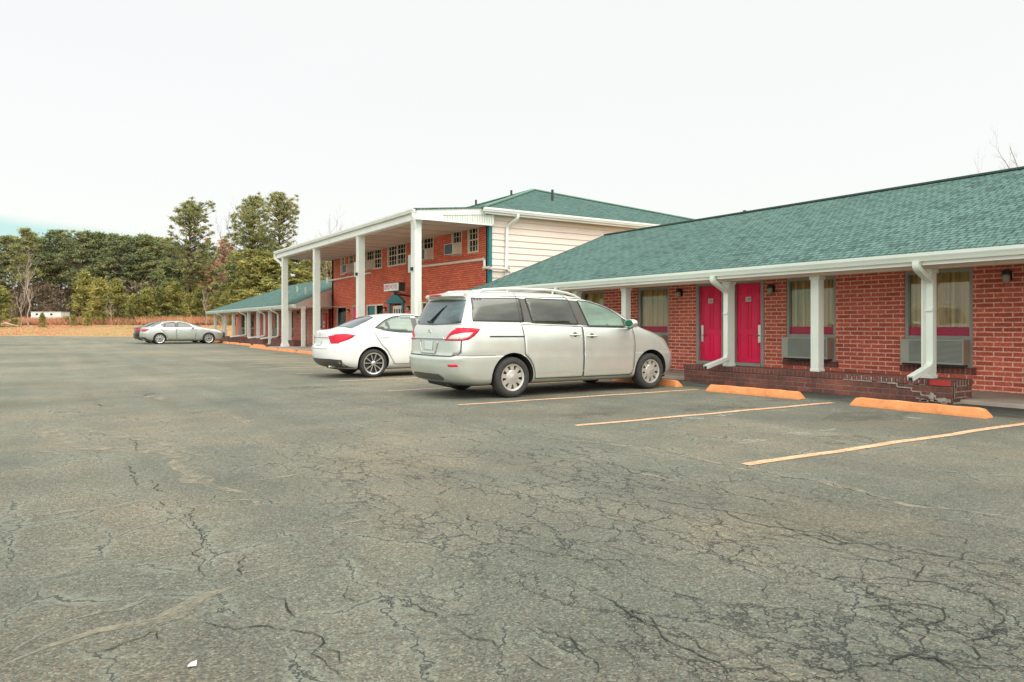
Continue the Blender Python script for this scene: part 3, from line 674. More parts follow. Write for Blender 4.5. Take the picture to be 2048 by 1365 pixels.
def low_wall(x0, x1, y0, y1, h, label, worn=False):
    org = ((x0+x1)/2, (y0+y1)/2, 0); b = MB()
    b.box(x0, x1, y0, y1, -.02, h-.095, m_lowbrick)
    o = b.build('low_brick_wall', org=org); tag(o, label, 'low wall', 'low brick walls under the porch columns')
    b = MB(); b.box(x0-.012, x1+.012, y0-.012, y1+.012, h-.095, h, m_rowlock); b.build('rowlock_cap', o, bevel=.006)
    if worn:       # peeled render and one repainted patch at the near end
        b = MB(); rr = random.Random(4)
        def blot(y, z, sy, sz, m, e=.0142, n=11):
            pts = [(x0-e, y+sy*cos(2*pi*k/n)*(.6+.6*rr.random()), z+sz*sin(2*pi*k/n)*(.6+.6*rr.random())) for k in range(n)]
            b.poly(pts, m)
        def blotY(x, z, sx_, sz, m, e=.0142, n=11):
            b.poly([(x+sx_*cos(2*pi*k/n)*(.6+.6*rr.random()), y0-e, z+sz*sin(2*pi*k/n)*(.6+.6*rr.random())) for k in range(n)], m)
        J = lambda ya, yb, za, zb: b.box(x0-.0155, x0-.0125, ya, yb, za, zb, m_render)
        K = lambda xa, xb, za, zb: b.box(xa, xb, y0-.0155, y0-.0125, za, zb, m_render)
        for k in range(16):         # pale joints between the rowlock bricks
            yk = y0+.40+.086*k
            if k in (3, 4, 9): continue
            J(yk, yk+rr.uniform(.012, .022), h-.095+rr.uniform(0, .03), h-rr.uniform(.004, .03))
            if rr.random() < .6: J(yk, yk+.086, h-.10, h-.10+rr.uniform(.008, .016))
        ya, za = y0+1.0, h-.10      # stepped band running down to the corner
        for k in range(5):
            yb = ya-rr.uniform(.14, .24); J(yb, ya, za-.012, za+rr.uniform(.006, .016)); zn = za-.052; J(yb, yb+.02, zn, za-.012); ya, za = yb, zn
        for k in range(9): yk = y0+rr.uniform(0, .5); J(yk, yk+rr.uniform(.03, .12), .0+.012*k*.5, .018+.012*k*.5+rr.uniform(0, .012))
        for k in range(5): xk = x0+.10+.086*k; K(xk, xk+.018, h-.09, h-.006)
        for zz in (.09, .175, .262): K(x0+rr.uniform(0, .2), x0+rr.uniform(.35, .55), zz, zz+.014)
        for k in range(6): xk = x0+rr.uniform(0, .5); K(xk, xk+.014, .08+.085*(k % 3), .16+.085*(k % 3))
        K(x0, x0+.5, .0, .03); blot(y0+.12, .05, .13, .035, m_render, .0165); blot(y0+.30, .10, .05, .05, m_render, .0165)
        b.build('render_remnants', o)
        b = MB(); b.box(x0-.019, x0-.0125, y0+.02, y0+.33, h-.09, h-.006, m_patchred); b.build('repainted_patch', o)
    return o
m_render = simple('pale_render', (.34, .30, .24), .9, .35, 14)
m_patchred = simple('bright_red_patch', (.42, .035, .028), .7, .15, 12)
low_wall(11.52, 12.10, 5.62, 11.06, .36, 'low weathered brick wall in front of the crimson doors, pale render peeling at its near end', True)
low_wall(11.52, 12.10, 12.9, 19.6, .36, 'low brick wall hidden behind the silver minivan')

# wheel stops
def wheel_stop(x, y, ln, label, rot=0, h=.125, w_=.20):
    b = MB(); n = 14; vs = []
    for i in range(n+1):
        t = i/n; yy_ = -ln/2+ln*t; e = .055 if i in (0, n) else 0
        sgn = -1 if i == 0 else 1
        hh = h*(.96 if i in (0, n) else 1)+.004*sin(i*1.7+y)
        for (xx, zz, en) in ((-w_/2, 0, 0), (-w_/2+.012, .035, .1), (-.045, hh-.012, 1), (-.02, hh, 1), (.02, hh, 1), (.045, hh-.012, 1), (w_/2-.012, .035, .1), (w_/2, 0, 0)):
            vs.append((xx, yy_-(sgn*e*en if i in (0, n) else 0), zz))
    m = 8; fs = [(i*m+k, i*m+k+1, (i+1)*m+k+1, (i+1)*m+k) for i in range(n) for k in range(m-1)]+[(i*m+m-1, i*m, (i+1)*m, (i+1)*m+m-1) for i in range(n)]
    fs += [tuple(range(m)), tuple(n*m+k for k in range(m-1, -1, -1))]
    b.add(vs, fs, m_orange); o = b.build('wheel_stop', org=(0, 0, 0), bevel=.006); o.location = (x, y, 0); o.rotation_euler.z = rot
    return tag(o, label, 'wheel stop', 'orange concrete wheel stops')
for x, y, ln, r_, lb in ((10.17, 5.44, 1.86, .0, 'orange wheel stop nearest the camera, in front of the wall with peeling render'),
    (10.22, 8.24, 1.86, .05, 'orange wheel stop in the empty bay beside the minivan'), (10.35, 11.0, 1.86, .0, 'orange wheel stop under the nose of the silver minivan'),
    (10.3, 13.8, 1.86, .0, 'orange wheel stop hidden in the bay beyond the minivan'), (10.2, 16.5, 1.86, 0, 'orange wheel stop under the nose of the white sedan'),
    (9.35, 30.25, 2.35, 0, 'orange wheel stop just behind the trunk of the white sedan'), (9.35, 33.15, 2.35, 0, 'orange wheel stop in front of the second tall portico column'),
    (9.35, 36.0, 2.35, 0, 'orange wheel stop in front of the farthest tall portico column'), (9.4, 38.8, 2.4, 0, 'orange wheel stop standing forward at the start of the far row'),
    (10.25, 41.8, 2.3, 0, 'far orange wheel stop just behind the forward one'), (10.2, 44.8, 2.3, 0, 'far orange wheel stop below the ground-level porch column'),
    (10.2, 47.65, 2.3, 0, 'far orange wheel stop second from the silver sedan'), (10.2, 50.6, 2.3, 0, 'far orange wheel stop at the nose of the silver sedan'), (10.2, 53.4, 2.3, 0, 'farthest orange wheel stop, behind the silver sedan nose')):
    wheel_stop(x, y, ln, lb, r_)

# ------------------------------------------------------------------ two-storey block with portico
TB = empty('two_storey_building', (13.8, 31, 0), 'two-storey orange brick motel block with tall white portico and hipped teal roof', 'building', 'motel buildings')
FX = 13.8
def dhung(root, y0, y1, z0=3.93, z1=4.95, cols=3, acs=False, label=None, mull=None):
    X = FX+.02; b = MB(); frame(b, X-.02, X+.08, y0, y1, z0, z1, .07, m_sash)
    secs = [(y0+.05, y1-.05)] if mull is None else [(y0+.05, mull-.03), (mull+.03, y1-.05)]
    if mull is not None: b.box(X-.01, X+.08, mull-.03, mull+.03, z0+.05, z1-.05, m_sash)
    zm = (z0+z1)/2
    for a, c in secs:
        b.box(X+.01, X+.07, a, c, zm-.022, zm+.022, m_sash)
        for lo, hi_ in ((z0+.05, zm-.022), (zm+.022, z1-.05)):
            for k in range(1, cols): yk = a+(c-a)*k/cols; b.box(X+.02, X+.04, yk-.009, yk+.009, lo, hi_, m_sash)
            zk = (lo+hi_)/2; b.box(X+.021, X+.039, a, c, zk-.009, zk+.009, m_sash)
    f = b.build('window', root); tag(f, label)
    b = MB()
    for a, c in secs: b.box(X+.045, X+.049, a+.001, c-.001, z0+.051, z1-.051, m_glass)
    b.build('pane', f)
    b = MB(); b.box(X+.085, X+.09, y0, y1, z0, z1, m_blind); b.build('blind', f)
    return f
m_blind = simple('window_blind', (.55, .43, .32), .8, .35, 5)
up = [(37.95, 38.62, None), (36.62, 37.38, None), (32.85, 34.95, 33.9), (30.1, 32.2, 31.15), (27.38, 29.5, 28.4), (24.95, 25.78, None), (23.66, 24.49, None)]
lowo = [(37.75, 39.3, .5, 2.22), (36.0, 36.85, .06, 2.22), (32.7, 34.9, .55, 2.22), (30.43, 31.75, .06, 2.18), (26.6, 28.6, .6, 2.2), (23.6, 25.2, .6, 2.2)]
b = MB(); wallX(b, FX, 22.94, 40.0, 0, 5.0, [(a, c, 3.93, 4.95) for a, c, _ in up]+lowo, m_brick2)
b.box(FX, 30, 39.75, 40.0, 0, 5.25, m_siding); b.box(29.8, 30, 22.8, 39.7, 0, 5.25, m_siding)
b.box(FX, 29.8, 22.95, 23.1, 0, 5.25, m_siding)
for a, c, _ in up: b.box(FX-.03, FX+.02, a-.05, c+.05, 3.83, 3.928, m_brick2)
b.build('wall', TB)
# clapboard siding on the near side
b = MB(); z = 2.0; kk = 0
while z < 5.2:
    z2 = min(z+.235, 5.25)
    b.slab([(FX+.12, 22.90, z), (29.95, 22.90, z), (29.95, 22.925, z2), (FX+.12, 22.925, z2)], .03, m_siding, (0, 1, 0))
    b.box(FX+.12, 29.95, 22.893, 22.899, z-.003, z+.003, m_sidgap); z = z2
b.build('siding', TB)
b = MB(); b.box(FX-.02, FX+.115, 22.86, 22.93, 2.3, 5.0, m_teal); b.box(FX-.02, FX-.004, 22.93, 22.99, 2.3, 5.0, m_teal); b.build('corner_board', TB)
# hipped roof
ax, ay, az_ = 19.3, 28.0, 7.48; ay2 = 34.8; ex0, ex1, ey0, ey1, ez = 13.35, 30.2, 22.4, 40.4, 5.42
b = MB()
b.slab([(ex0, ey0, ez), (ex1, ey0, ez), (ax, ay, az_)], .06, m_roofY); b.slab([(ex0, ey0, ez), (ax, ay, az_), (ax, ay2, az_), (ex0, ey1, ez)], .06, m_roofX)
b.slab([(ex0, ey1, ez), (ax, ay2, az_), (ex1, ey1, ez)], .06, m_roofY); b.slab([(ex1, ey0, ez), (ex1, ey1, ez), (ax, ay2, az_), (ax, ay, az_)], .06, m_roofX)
hr = b.build('roof', TB)
b = MB()
def capline(p, q, w_=.16):
    p, q = Vector(p), Vector(q); b.tube([p, q], .1, m_hipcap, rect=(w_, .05))
m_hipcap = simple('hip_cap', (.13, .24, .18), .9)
capline((ex0, ey0, ez+.03), (ax, ay, az_+.03)); capline((ax, ay, az_+.03), (ex1, ey0, ez+.03)); capline((ax, ay, az_+.03), (ax, ay2, az_+.03)); b.build('hip_cap', hr)
for (vx, vy, vz, vh) in ((18.6, 25.55, 6.3, .75), (19.1, 29.6, 7.35, .35), (19.1, 33.0, 7.35, .38)):
    b = MB(); b.lathe([(.055, 0), (.055, vh), (0, vh)], (vx, vy, vz), (0, 0, 1), m_vent, 12); b.lathe([(.16, -.03), (.06, .1)], (vx, vy, vz), (0, 0, 1), m_vent, 12); b.build('vent_pipe', hr, smooth=True)
# side gutter and soffit (runs along X)
b = MB(); prof = [(22.46, 5.40), (22.46, 5.27), (22.39, 5.27), (22.375, 5.31), (22.35, 5.35), (22.35, 5.41), (22.362, 5.41), (22.362, 5.39)]
n = len(prof); vs = [(x, p[0], p[1]) for x in (13.3, 30.2) for p in prof]
b.add(vs, [(i, i+1, n+i+1, n+i) for i in range(n-1)]+[(n-1, 0, n, 2*n-1), tuple(range(n)), tuple(range(2*n-1, n-1, -1))], m_white)
b.box(13.37, 30.1, 22.47, 22.49, 5.2, 5.38, m_white); b.box(13.82, 30.1, 22.495, 22.89, 5.24, 5.26, m_white); b.build('gutter', TB)
b = MB(); b.tube(bez([(14.75, 22.42, 5.28), (14.75, 22.42, 5.12), (14.55, 22.84, 4.85), (14.5, 22.84, 3.15)], 4, .1), .05, m_white, rect=(.10, .08)); b.build('downspout', TB, bevel=.008)
# portico
b = MB()
b.slab([(10.62, 22.55, 5.16), (10.62, 40.1, 5.16), (13.5, 40.1, 5.455), (13.5, 22.55, 5.455)], .04, m_roofX)
pr_ = b.build('portico_roof', TB)
b = MB(); b.box(10.72, 10.76, 22.62, 40.02, 4.80, 5.10, m_white); b.box(10.76, 11.0, 22.62, 40.02, 4.78, 4.82, m_white)
b.slab([(10.76, 22.6, 4.80), (10.76, 22.6, 5.13), (13.5, 22.6, 5.415), (13.5, 22.6, 5.18), (11.75, 22.6, 5.02), (11.75, 22.6, 4.80)], .04, m_white, (0, 1, 0))
b.box(11.75, 13.78, 22.62, 22.66, 4.80, 4.85, m_white)
b.slab([(10.76, 40.0, 4.80), (10.76, 40.0, 5.13), (13.5, 40.0, 5.415), (13.8, 40.0, 4.80)], .04, m_white, (0, -1, 0))
b.build('portico_fascia', TB, bevel=.004)
b = MB(); x = 11.76
while x < 13.76:
    zt = 5.02+(x-11.75)*.091; b.slab([(x, 22.625, 4.85), (x+.085, 22.625, 4.85), (x+.085, 22.625, zt+.008), (x, 22.625, zt)], .02, m_col, (0, 1, 0)); x += .1
b.box(11.75, 13.78, 22.65, 22.67, 4.85, 5.25, m_frame); b.build('gable_boarding', TB)
b = MB(); b.box(11.0, 13.79, 22.66, 39.98, 4.84, 4.86, m_soffit)
for k in range(12): b.box(11.0, 13.79, 23.9+k*1.36, 23.91+k*1.36, 4.835, 4.8401, m_dark)
b.build('portico_ceiling', TB)
b = MB(); gutter(b, 10.58, 22.55, 40.1, 5.16, m_white); b.build('gutter', TB)
for y, lb in ((22.98, 'tall white portico column nearest the camera, carrying a downspout'), (28.2, None), (33.8, None), (39.1, 'farthest tall white portico column')):
    porch_column(TB, 10.92, y, .052, 4.779, .27, True, lb)
b = MB(); b.tube(bez([(10.64, 22.62, 5.04), (10.64, 22.62, 4.86), (10.82, 22.80, 4.45), (10.82, 22.80, .1)], 4, .08), .05, m_white, rect=(.10, .08)); b.build('downspout', TB, bevel=.008)
b = MB(); b.tube(bez([(10.64, 40.05, 5.04), (10.64, 40.05, 4.80), (10.80, 39.4, 4.50), (10.80, 39.28, 4.3)], 4, .08), .05, m_white, rect=(.10, .08)); b.build('downspout', TB, bevel=.008)
# windows
for a, c, mu in up: dhung(TB, a, c, mull=mu)
def big_window(y0, y1, z0, z1, m=m_frame, cur=True):
    X = FX+.02; b = MB(); frame(b, X, X+.1, y0, y1, z0, z1, .07, m); f = b.build('window', TB)
    b = MB(); b.box(X+.05, X+.055, y0+.071, y1-.071, z0+.071, z1-.071, m_glass); b.build('pane', f)
    b = MB(); wavy(b, X+.2, y0+.04, y1-.04, z0, z1, m_curtain if cur else m_blind, .03, 30, int(y0)); b.build('curtain', f)
    return f
big_window(37.75, 39.3, .5, 2.22); f = big_window(32.7, 34.9, .55, 2.22, m_sash)
b = MB(); b.box(FX+.0, FX+.05, 33.75, 34.5, .62, 2.15, m_teal); b.box(FX-.0, FX+.05, 33.6, 33.74, .62, 2.15, m_sash); b.build('teal_panel', f)
big_window(26.6, 28.6, .6, 2.2, m_sash, False); big_window(23.6, 25.2, .6, 2.2, m_sash, False)
b = MB(); b.box(FX+.05, FX+.1, 36.09, 36.76, .08, 2.14, m_door); frame(b, FX-.01, FX+.12, 36.0, 36.85, .06, 2.22, .08, m_frame); d_ = b.build('door', TB)
b = MB(); X = FX+.05; b.box(X, X+.05, 30.50, 31.68, .07, 2.10, m_sash)
dr = b.build('door', TB); tag(dr, 'cream lobby door with narrow glass lites under the teal pediment')
for k in range(4): y = 30.62+k*.26; b = MB(); b.box(X-.008, X-.001, y, y+.12, 1.35, 1.95, m_dark); b.build('lite', dr)
b = MB(); b.box(FX-.08, FX+.10, 30.28, 30.42, .06, 2.20, m_teal); b.box(FX-.08, FX+.10, 31.76, 31.92, .06, 2.20, m_teal)
b.box(FX-.14, FX+.08, 30.15, 32.08, 2.20, 2.28, m_teal)
b.slab([(FX-.12, 30.15, 2.282), (FX-.12, 32.08, 2.282), (FX-.12, 31.12, 2.70)], .12, m_teal, (1, 0, 0))
b.build('pediment', TB, bevel=.01)

def window_ac(y0, y1, z0, z1, label):
    b = MB(); b.slab([(FX-.34, y0, z0-.03), (FX-.34, y0, z1-.04), (FX+.03, y0, z1), (FX+.03, y0, z0)], y1-y0, m_sash, (0, 1, 0))
    o = b.build('window_air_conditioner', org=(FX, (y0+y1)/2, z0), bevel=.006); tag(o, label, 'air conditioner', 'window air conditioners on the upper floor')
    b = MB(); b.box(FX-.36, FX-.343, y0+.015, y1-.015, z0-.01, z1-.06, m_grille)
    for k in range(7): b.box(FX-.368, FX-.36, y0+.02, y1-.02, z0+.01+k*.055, z0+.018+k*.055, m_grille2)
    frame(b, FX-.372, FX-.343, y0, y1, z0-.03, z1-.042, .016, m_col); b.build('grille', o)
    return o
window_ac(36.7, 37.3, 3.97, 4.42, 'window air conditioner at the far left end of the upper floor')
window_ac(33.98, 34.7, 3.97, 4.42, 'window air conditioner right of the third portico column on the upper floor')
window_ac(27.46, 28.3, 3.97, 4.42, 'window air conditioner just right of the near portico column')
window_ac(25.02, 25.72, 3.99, 4.42, 'window air conditioner in the single sash second from the teal corner board')

# sign
SG = MB(); SG.box(12.82, 13.12, 28.70, 30.30, 2.66, 3.03, m_sigreen); sg = SG.build('hotel_sign', org=(12.95, 29.5, 2.66), bevel=.01)
tag(sg, 'small box sign reading OYO HOTEL on a bracket above the lobby door', 'sign')
b = MB(); b.box(12.812, 12.819, 28.72, 30.28, 2.68, 3.01, m_signw); fc = b.build('sign_face', sg)
txt('OYO', (12.810, 30.22, 2.845), .26, m_mag, fc, 'lettering', .001, .95, .009, 'LEFT'); txt('HOTEL', (12.810, 29.62, 2.845), .25, m_mag, fc, 'lettering', .001, 1.0, -.0005, 'LEFT')
b = MB(); b.tube([(12.97, 29.5, 2.66), (12.97, 29.5, 2.55), (13.79, 29.9, 2.50)], .03, m_lampm, 8); b.tube([(12.97, 29.5, 2.66), (13.79, 29.5, 2.45)], .02, m_lampm, 8); b.build('bracket', sg)
for y, z, lb in ((37.25, 1.93, 'dark carriage lamp between the left lower window and the crimson lobby-side door'), (35.3, 1.93, 'dark carriage lamp beside the third portico column'), (32.35, 1.95, 'dark carriage lamp left of the lobby door'), (29.75, 1.95, 'dark carriage lamp right of the lobby door')):
    wall_lamp(FX, y, z, lb)
# pipes
def pipe(pts, label, r=.05):
    org = pts[0]; b = MB(); b.tube(bez(pts, 4, .06), r, m_pvc, 10); P = [Vector(p) for p in pts]
    for p in P[1:-1]: b.lathe([(r*1.35, -.06), (r*1.35, .06)], p, (0, 0, 1) if abs((P[1]-P[0]).z) > .5 else (0, 1, 0), m_pvc, 10)
    o = b.build('drain_pipe', org=org, smooth=True); tag(o, label, 'pipe', 'white pipes on the brick front'); return o
pipe([(13.74, 34.1, 3.79), (13.74, 37.2, 3.745), (13.74, 40.25, 3.70), (13.74, 40.3, 3.45)], 'white pvc drain pipe below the upper windows at the left end of the brick block')
pipe([(13.74, 29.6, 3.735), (13.74, 23.13, 3.62), (13.74, 23.10, 3.30), (13.74, 22.72, 3.28), (14.5, 22.72, 3.26), (14.75, 22.70, 3.0)], 'white pvc drain pipe running right to the teal corner board')
# boxes on columns
def ubox(y, z, label):
    b = MB(); b.box(10.80, 11.0, y+.145, y+.42, z, z+.62, m_ac2); o = b.build('utility_box', org=(10.9, y, z), bevel=.01); tag(o, label, 'utility box', 'grey boxes on the portico columns')
    b = MB(); b.box(10.70, 10.775, y-.05, y+.03, z+.05, z+.17, m_black); b.build('sensor', o)
m_ac2 = simple('grey_box_paint', (.38, .42, .36), .5)
ubox(28.2, 3.15, 'grey utility box on the third tall portico column'); ubox(22.98, 3.02, 'grey utility box on the nearest tall portico column')
b = MB(); b.box(13.50, 13.598, 40.2, 40.75, .95, 1.85, m_redw); rb = b.build('fire_extinguisher_box', org=(13.55, 40.5, .95), bevel=.01)
tag(rb, 'bright red fire extinguisher box with white drawing on brick beside the left wing', 'extinguisher box')
b = MB(); b.lathe([(.0, -.01), (.10, -.01), (.10, 0)], (13.495, 40.45, 1.35), (1, 0, 0), m_signw, 14); b.box(13.488, 13.498, 40.40, 40.62, 1.08, 1.2, m_signw); b.build('white_symbol', rb)

m_tealcur = simple('teal_grey_curtain', (.045, .085, .075), .8, .4, 2)
# ------------------------------------------------------------------ left wing
LW = empty('motel_wing', (13.6, 50, 0), 'distant single-storey brick motel wing left of the portico with hipped teal roof', 'building', 'motel buildings')
lops = [(59.9, 61.3, .5, 2.1), (57.0, 58.2, .5, 2.1), (50.1, 51.2, .5, 2.1), (46.8, 47.4, .5, 2.1), (43.6, 44.1, .06, 2.1), (41.1, 42.2, .5, 2.1)]
b = MB(); wallX(b, WX, 40.02, 63.2, 0, 2.26, lops, m_brick); b.box(13.6, 19.4, 63.0, 63.2, 0, 2.26, m_brick); b.box(19.2, 19.4, 40.1, 63, 0, 2.26, m_brick); b.build('wall', LW)
hx, hy0, hy1 = 16.5, 40.02, 57.6
b = MB(); b.slab([(11.22, 38.2, 2.31), (11.22, 62.5, 2.31), (hx, hy1, 4.32), (hx, hy0, 4.32), (13.85, 39.98, 3.30)], .05, m_roofX)
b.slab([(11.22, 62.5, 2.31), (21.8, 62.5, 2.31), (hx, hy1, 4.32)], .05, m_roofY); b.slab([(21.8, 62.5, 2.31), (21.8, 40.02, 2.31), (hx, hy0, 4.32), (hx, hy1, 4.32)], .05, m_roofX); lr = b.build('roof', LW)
for (vx, vy) in ((14.0, 47.3), (13.2, 42.9), (15.2, 45)):
    b = MB(); zz = 2.31+(vx-11.22)*.3807; b.lathe([(.07, -.05), (.07, .38), (0, .38)], (vx, vy, zz), (0, 0, 1), m_frame, 10); b.build('vent_pipe', lr, smooth=True)
b = MB(); gutter(b, 11.14, 38.2, 62.55, 2.29); b.build('gutter', LW)
b = MB(); b.slab([(11.2, 38.18, 2.08), (11.2, 38.18, 2.30), (13.8, 39.94, 3.26), (13.8, 39.94, 2.95), (12.3, 38.93, 2.40), (12.3, 38.93, 2.12)], .03, m_white, (0, 1, 0))
b.slab([(12.3, 38.96, 2.12), (12.3, 38.96, 2.40), (13.78, 39.96, 2.94), (13.78, 39.96, 2.12)], .02, m_white, (0, 1, 0)); b.build('gable_board', LW)
b = MB(); b.box(11.24, 11.265, 38.25, 62.4, 2.10, 2.26, m_white); b.box(11.27, 13.6, 38.6, 62.4, 2.19, 2.21, m_soffit2); b.box(11.62, 11.78, 38.3, 62.4, 2.05, 2.188, m_cream); b.build('soffit', LW)
for y, z in ((61.6, .06), (57.9, .362), (55.1, .362), (50.5, .362), (48.0, .362), (45.15, .062), (41.0, .362), (38.5, .062)): porch_column(LW, 11.72, y, z, 2.049, .17)
for y in (58.3, 50.9, 46.0, 43.0): downspout(LW, 11.19, 2.16, 11.60, y, .55, 10.6, .42)
for i, (a, c, d, e) in enumerate(lops):
    if d < .1:
        b = MB(); b.box(WX+.05, WX+.1, a, c, d, e, m_frame); b.build('door', LW); continue
    b = MB(); frame(b, WX+.01, WX+.1, a, c, d, e, .07, m_frame); b.box(WX+.01, WX+.1, a+.07, c-.07, .93, 1.0, m_frame); f = b.build('window', LW)
    b = MB(); b.box(WX+.05, WX+.06, a+.071, c-.071, 1.001, e-.071, m_glass); b.build('pane', f); b = MB(); b.box(WX+.1, WX+.12, a, c, d, e, m_tealcur if i != 5 else m_curtain); b.build('curtain', f)
    if i < 4: ac_unit(a+.05, c-.05, .5, .93, ['air conditioner farthest away on the left wing', 'second farthest air conditioner on the left wing', 'air conditioner in the middle of the left wing', 'left wing air conditioner just left of the far portico column'][i])
wall_lamp(WX, 62.3, 1.95, 'wall lamp at the far end of the left wing'); wall_lamp(WX, 45.6, 1.95, 'wall lamp on the left wing between the two left portico columns')
low_wall(11.52, 12.10, 46.1, 59.5, .36, 'long low brick wall under the far porch columns of the left wing'); low_wall(11.52, 12.10, 39.5, 44.2, .36, 'short low brick wall behind the two left portico columns')

# ------------------------------------------------------------------ cars
def pchip(ts, vs, q):
    ts = np.array(ts, float); vs = np.array(vs, float); h = np.diff(ts); dl = np.diff(vs)/h; d = np.zeros_like(vs)
    for i in range(1, len(vs)-1):
        if dl[i-1]*dl[i] > 0: w1 = 2*h[i]+h[i-1]; w2 = h[i]+2*h[i-1]; d[i] = (w1+w2)/(w1/dl[i-1]+w2/dl[i])
    d[0] = dl[0]; d[-1] = dl[-1]; k = np.clip(np.searchsorted(ts, q)-1, 0, len(h)-1); t = (q-ts[k])/h[k]
    return (2*t**3-3*t**2+1)*vs[k]+(t**3-2*t**2+t)*h[k]*d[k]+(-2*t**3+3*t**2)*vs[k+1]+(t**3-t**2)*h[k]*d[k+1]
def body_shell(rows, sub=4, barrel=.02):
    """rows: (z, half width, rear x, rear shoulder x, rear exp, front x, front shoulder x, front exp): horizontal slices of the body"""
    R = np.array(rows, float); T = np.arange(len(R)); q = np.linspace(0, len(R)-1, (len(R)-1)*sub+1)
    C = [pchip(T, R[:, i], q) for i in range(8)]; NA, NS = 14, 26; vs = []; mid = (R[:, 2].min()+R[:, 5].max())/2; half = R[:, 5].max()-mid
    for z, wd, xr, xrs, nr_, xf, xfs, nf in zip(*C):
        h = []
        for k in range(NA+1):
            a = pi/2*k/NA; h.append((xrs-(xrs-xr)*cos(a)**(2/nr_), wd*sin(a)**(2/nr_)))
        for k in range(1, NS): h.append((xrs+(xfs-xrs)*k/NS, wd))
        for k in range(NA+1):
            a = pi/2*(1-k/NA); h.append((xfs+(xf-xfs)*cos(a)**(2/nf), wd*sin(a)**(2/nf)))
        h = [(x, y*(1-barrel*((x-mid)/half)**2)) for x, y in h]
        ring = h+[(x, -y) for x, y in h[-2:0:-1]]
        vs += [(x, y, z) for x, y in ring]
    n = len(ring); m = len(q)
    fs = [(i*n+k, i*n+(k+1) % n, (i+1)*n+(k+1) % n, (i+1)*n+k) for i in range(m-1) for k in range(n)]
    fs += [tuple(range(n-1, -1, -1)), tuple((m-1)*n+k for k in range(n))]
    return vs, fs
class Patch:
    def __init__(s, bvh): s.b = bvh; s.v = []; s.f = []
    def proj(s, u, v, mode, off):
        if mode == 'R': o, d = Vector((u, -3, v)), Vector((0, 1, 0))     # side towards -Y
        elif mode == 'L': o, d = Vector((u, 3, v)), Vector((0, -1, 0))
        elif mode == 'B': o, d = Vector((-2, u, v)), Vector((1, 0, 0))    # rear
        elif mode == 'F': o, d = Vector((8, u, v)), Vector((-1, 0, 0))
        elif mode == 'T': o, d = Vector((u, v, 4)), Vector((0, 0, -1))
        h, nn, _, _ = s.b.ray_cast(o, d)
        if h is None: return None
        if nn.dot(d) > 0: nn = -nn
        return h+nn*off
    def poly(s, pts, mode, off=.004, step=.05):
        dn = []
        for a, c in zip(pts, pts[1:]+pts[:1]):
            k = max(1, int(hypot(c[0]-a[0], c[1]-a[1])/step))
            dn += [Vector((a[0]+(c[0]-a[0])*i/k, a[1]+(c[1]-a[1])*i/k)) for i in range(k)]
        nb = len(dn); xs = [p.x for p in dn]; ys = [p.y for p in dn]; inner = []
        def inside(x, y):
            r_ = False; j = nb-1
            for i in range(nb):
                if (ys[i] > y) != (ys[j] > y) and x < (xs[j]-xs[i])*(y-ys[i])/(ys[j]-ys[i])+xs[i]: r_ = not r_
                j = i
            return r_
        y = min(ys)+step*.5
        while y < max(ys):
            x = min(xs)+step*.5
            while x < max(xs):
                if inside(x, y) and min((x-p.x)**2+(y-p.y)**2 for p in dn) > (step*.4)**2: inner.append(Vector((x, y)))
                x += step
            y += step
        V, _, F_, *_ = delaunay_2d_cdt(dn+inner, [], [list(range(nb))], 1, 1e-5)
        P = [s.proj(p.x, p.y, mode, off) for p in V]; o = len(s.v); ok = [p is not None for p in P]
        s.v += [p if p is not None else Vector() for p in P]
        s.f += [tuple(i+o for i in f) for f in F_ if all(ok[i] for i in f)]
        return s
    def strip(s, pts, mode, wd=.008, off=.002, step=.04):
        out = []
        for a, c in zip(pts, pts[1:]):
            k = max(1, int(hypot(c[0]-a[0], c[1]-a[1])/step)); out += [(a[0]+(c[0]-a[0])*i/k, a[1]+(c[1]-a[1])*i/k) for i in range(k)]
        out.append(pts[-1]); o = len(s.v); prev = None
        for i, p in enumerate(out):
            a = out[max(0, i-1)]; c = out[min(len(out)-1, i+1)]; t = Vector((c[0]-a[0], c[1]-a[1])).normalized(); nx, ny = -t.y*wd/2, t.x*wd/2
            l = s.proj(p[0]+nx, p[1]+ny, mode, off); r_ = s.proj(p[0]-nx, p[1]-ny, mode, off)
            if l is None or r_ is None: prev = None; continue
            k = len(s.v); s.v += [l, r_]
            if prev is not None: s.f.append((prev, prev+1, k+1, k))
            prev = k
        return s
    def build(s, name, m, parent, thick=0, label=None):
        me = bpy.data.meshes.new(name); me.from_pydata(s.v, [], s.f); me.update(); me.materials.append(m)
        bm = bmesh.new(); bm.from_mesh(me); bmesh.ops.delete(bm, geom=[v for v in bm.verts if not v.link_faces], context='VERTS')
        bmesh.ops.remove_doubles(bm, verts=bm.verts, dist=1e-5); bm.to_mesh(me); bm.free()
        me.polygons.foreach_set('use_smooth', [True]*len(me.polygons))
        o = bpy.data.objects.new(name, me); COL.objects.link(o); o.parent = parent
        if thick: md = o.modifiers.new('thickness', 'SOLIDIFY'); md.thickness = thick; md.offset = 0
        return tag(o, label)
def local_mesh(name, b, parent, smooth=False, bevel=0, label=None, angle=35):
    o = b.build(name, None, smooth, bevel, angle=angle); o.parent = parent; return tag(o, label)
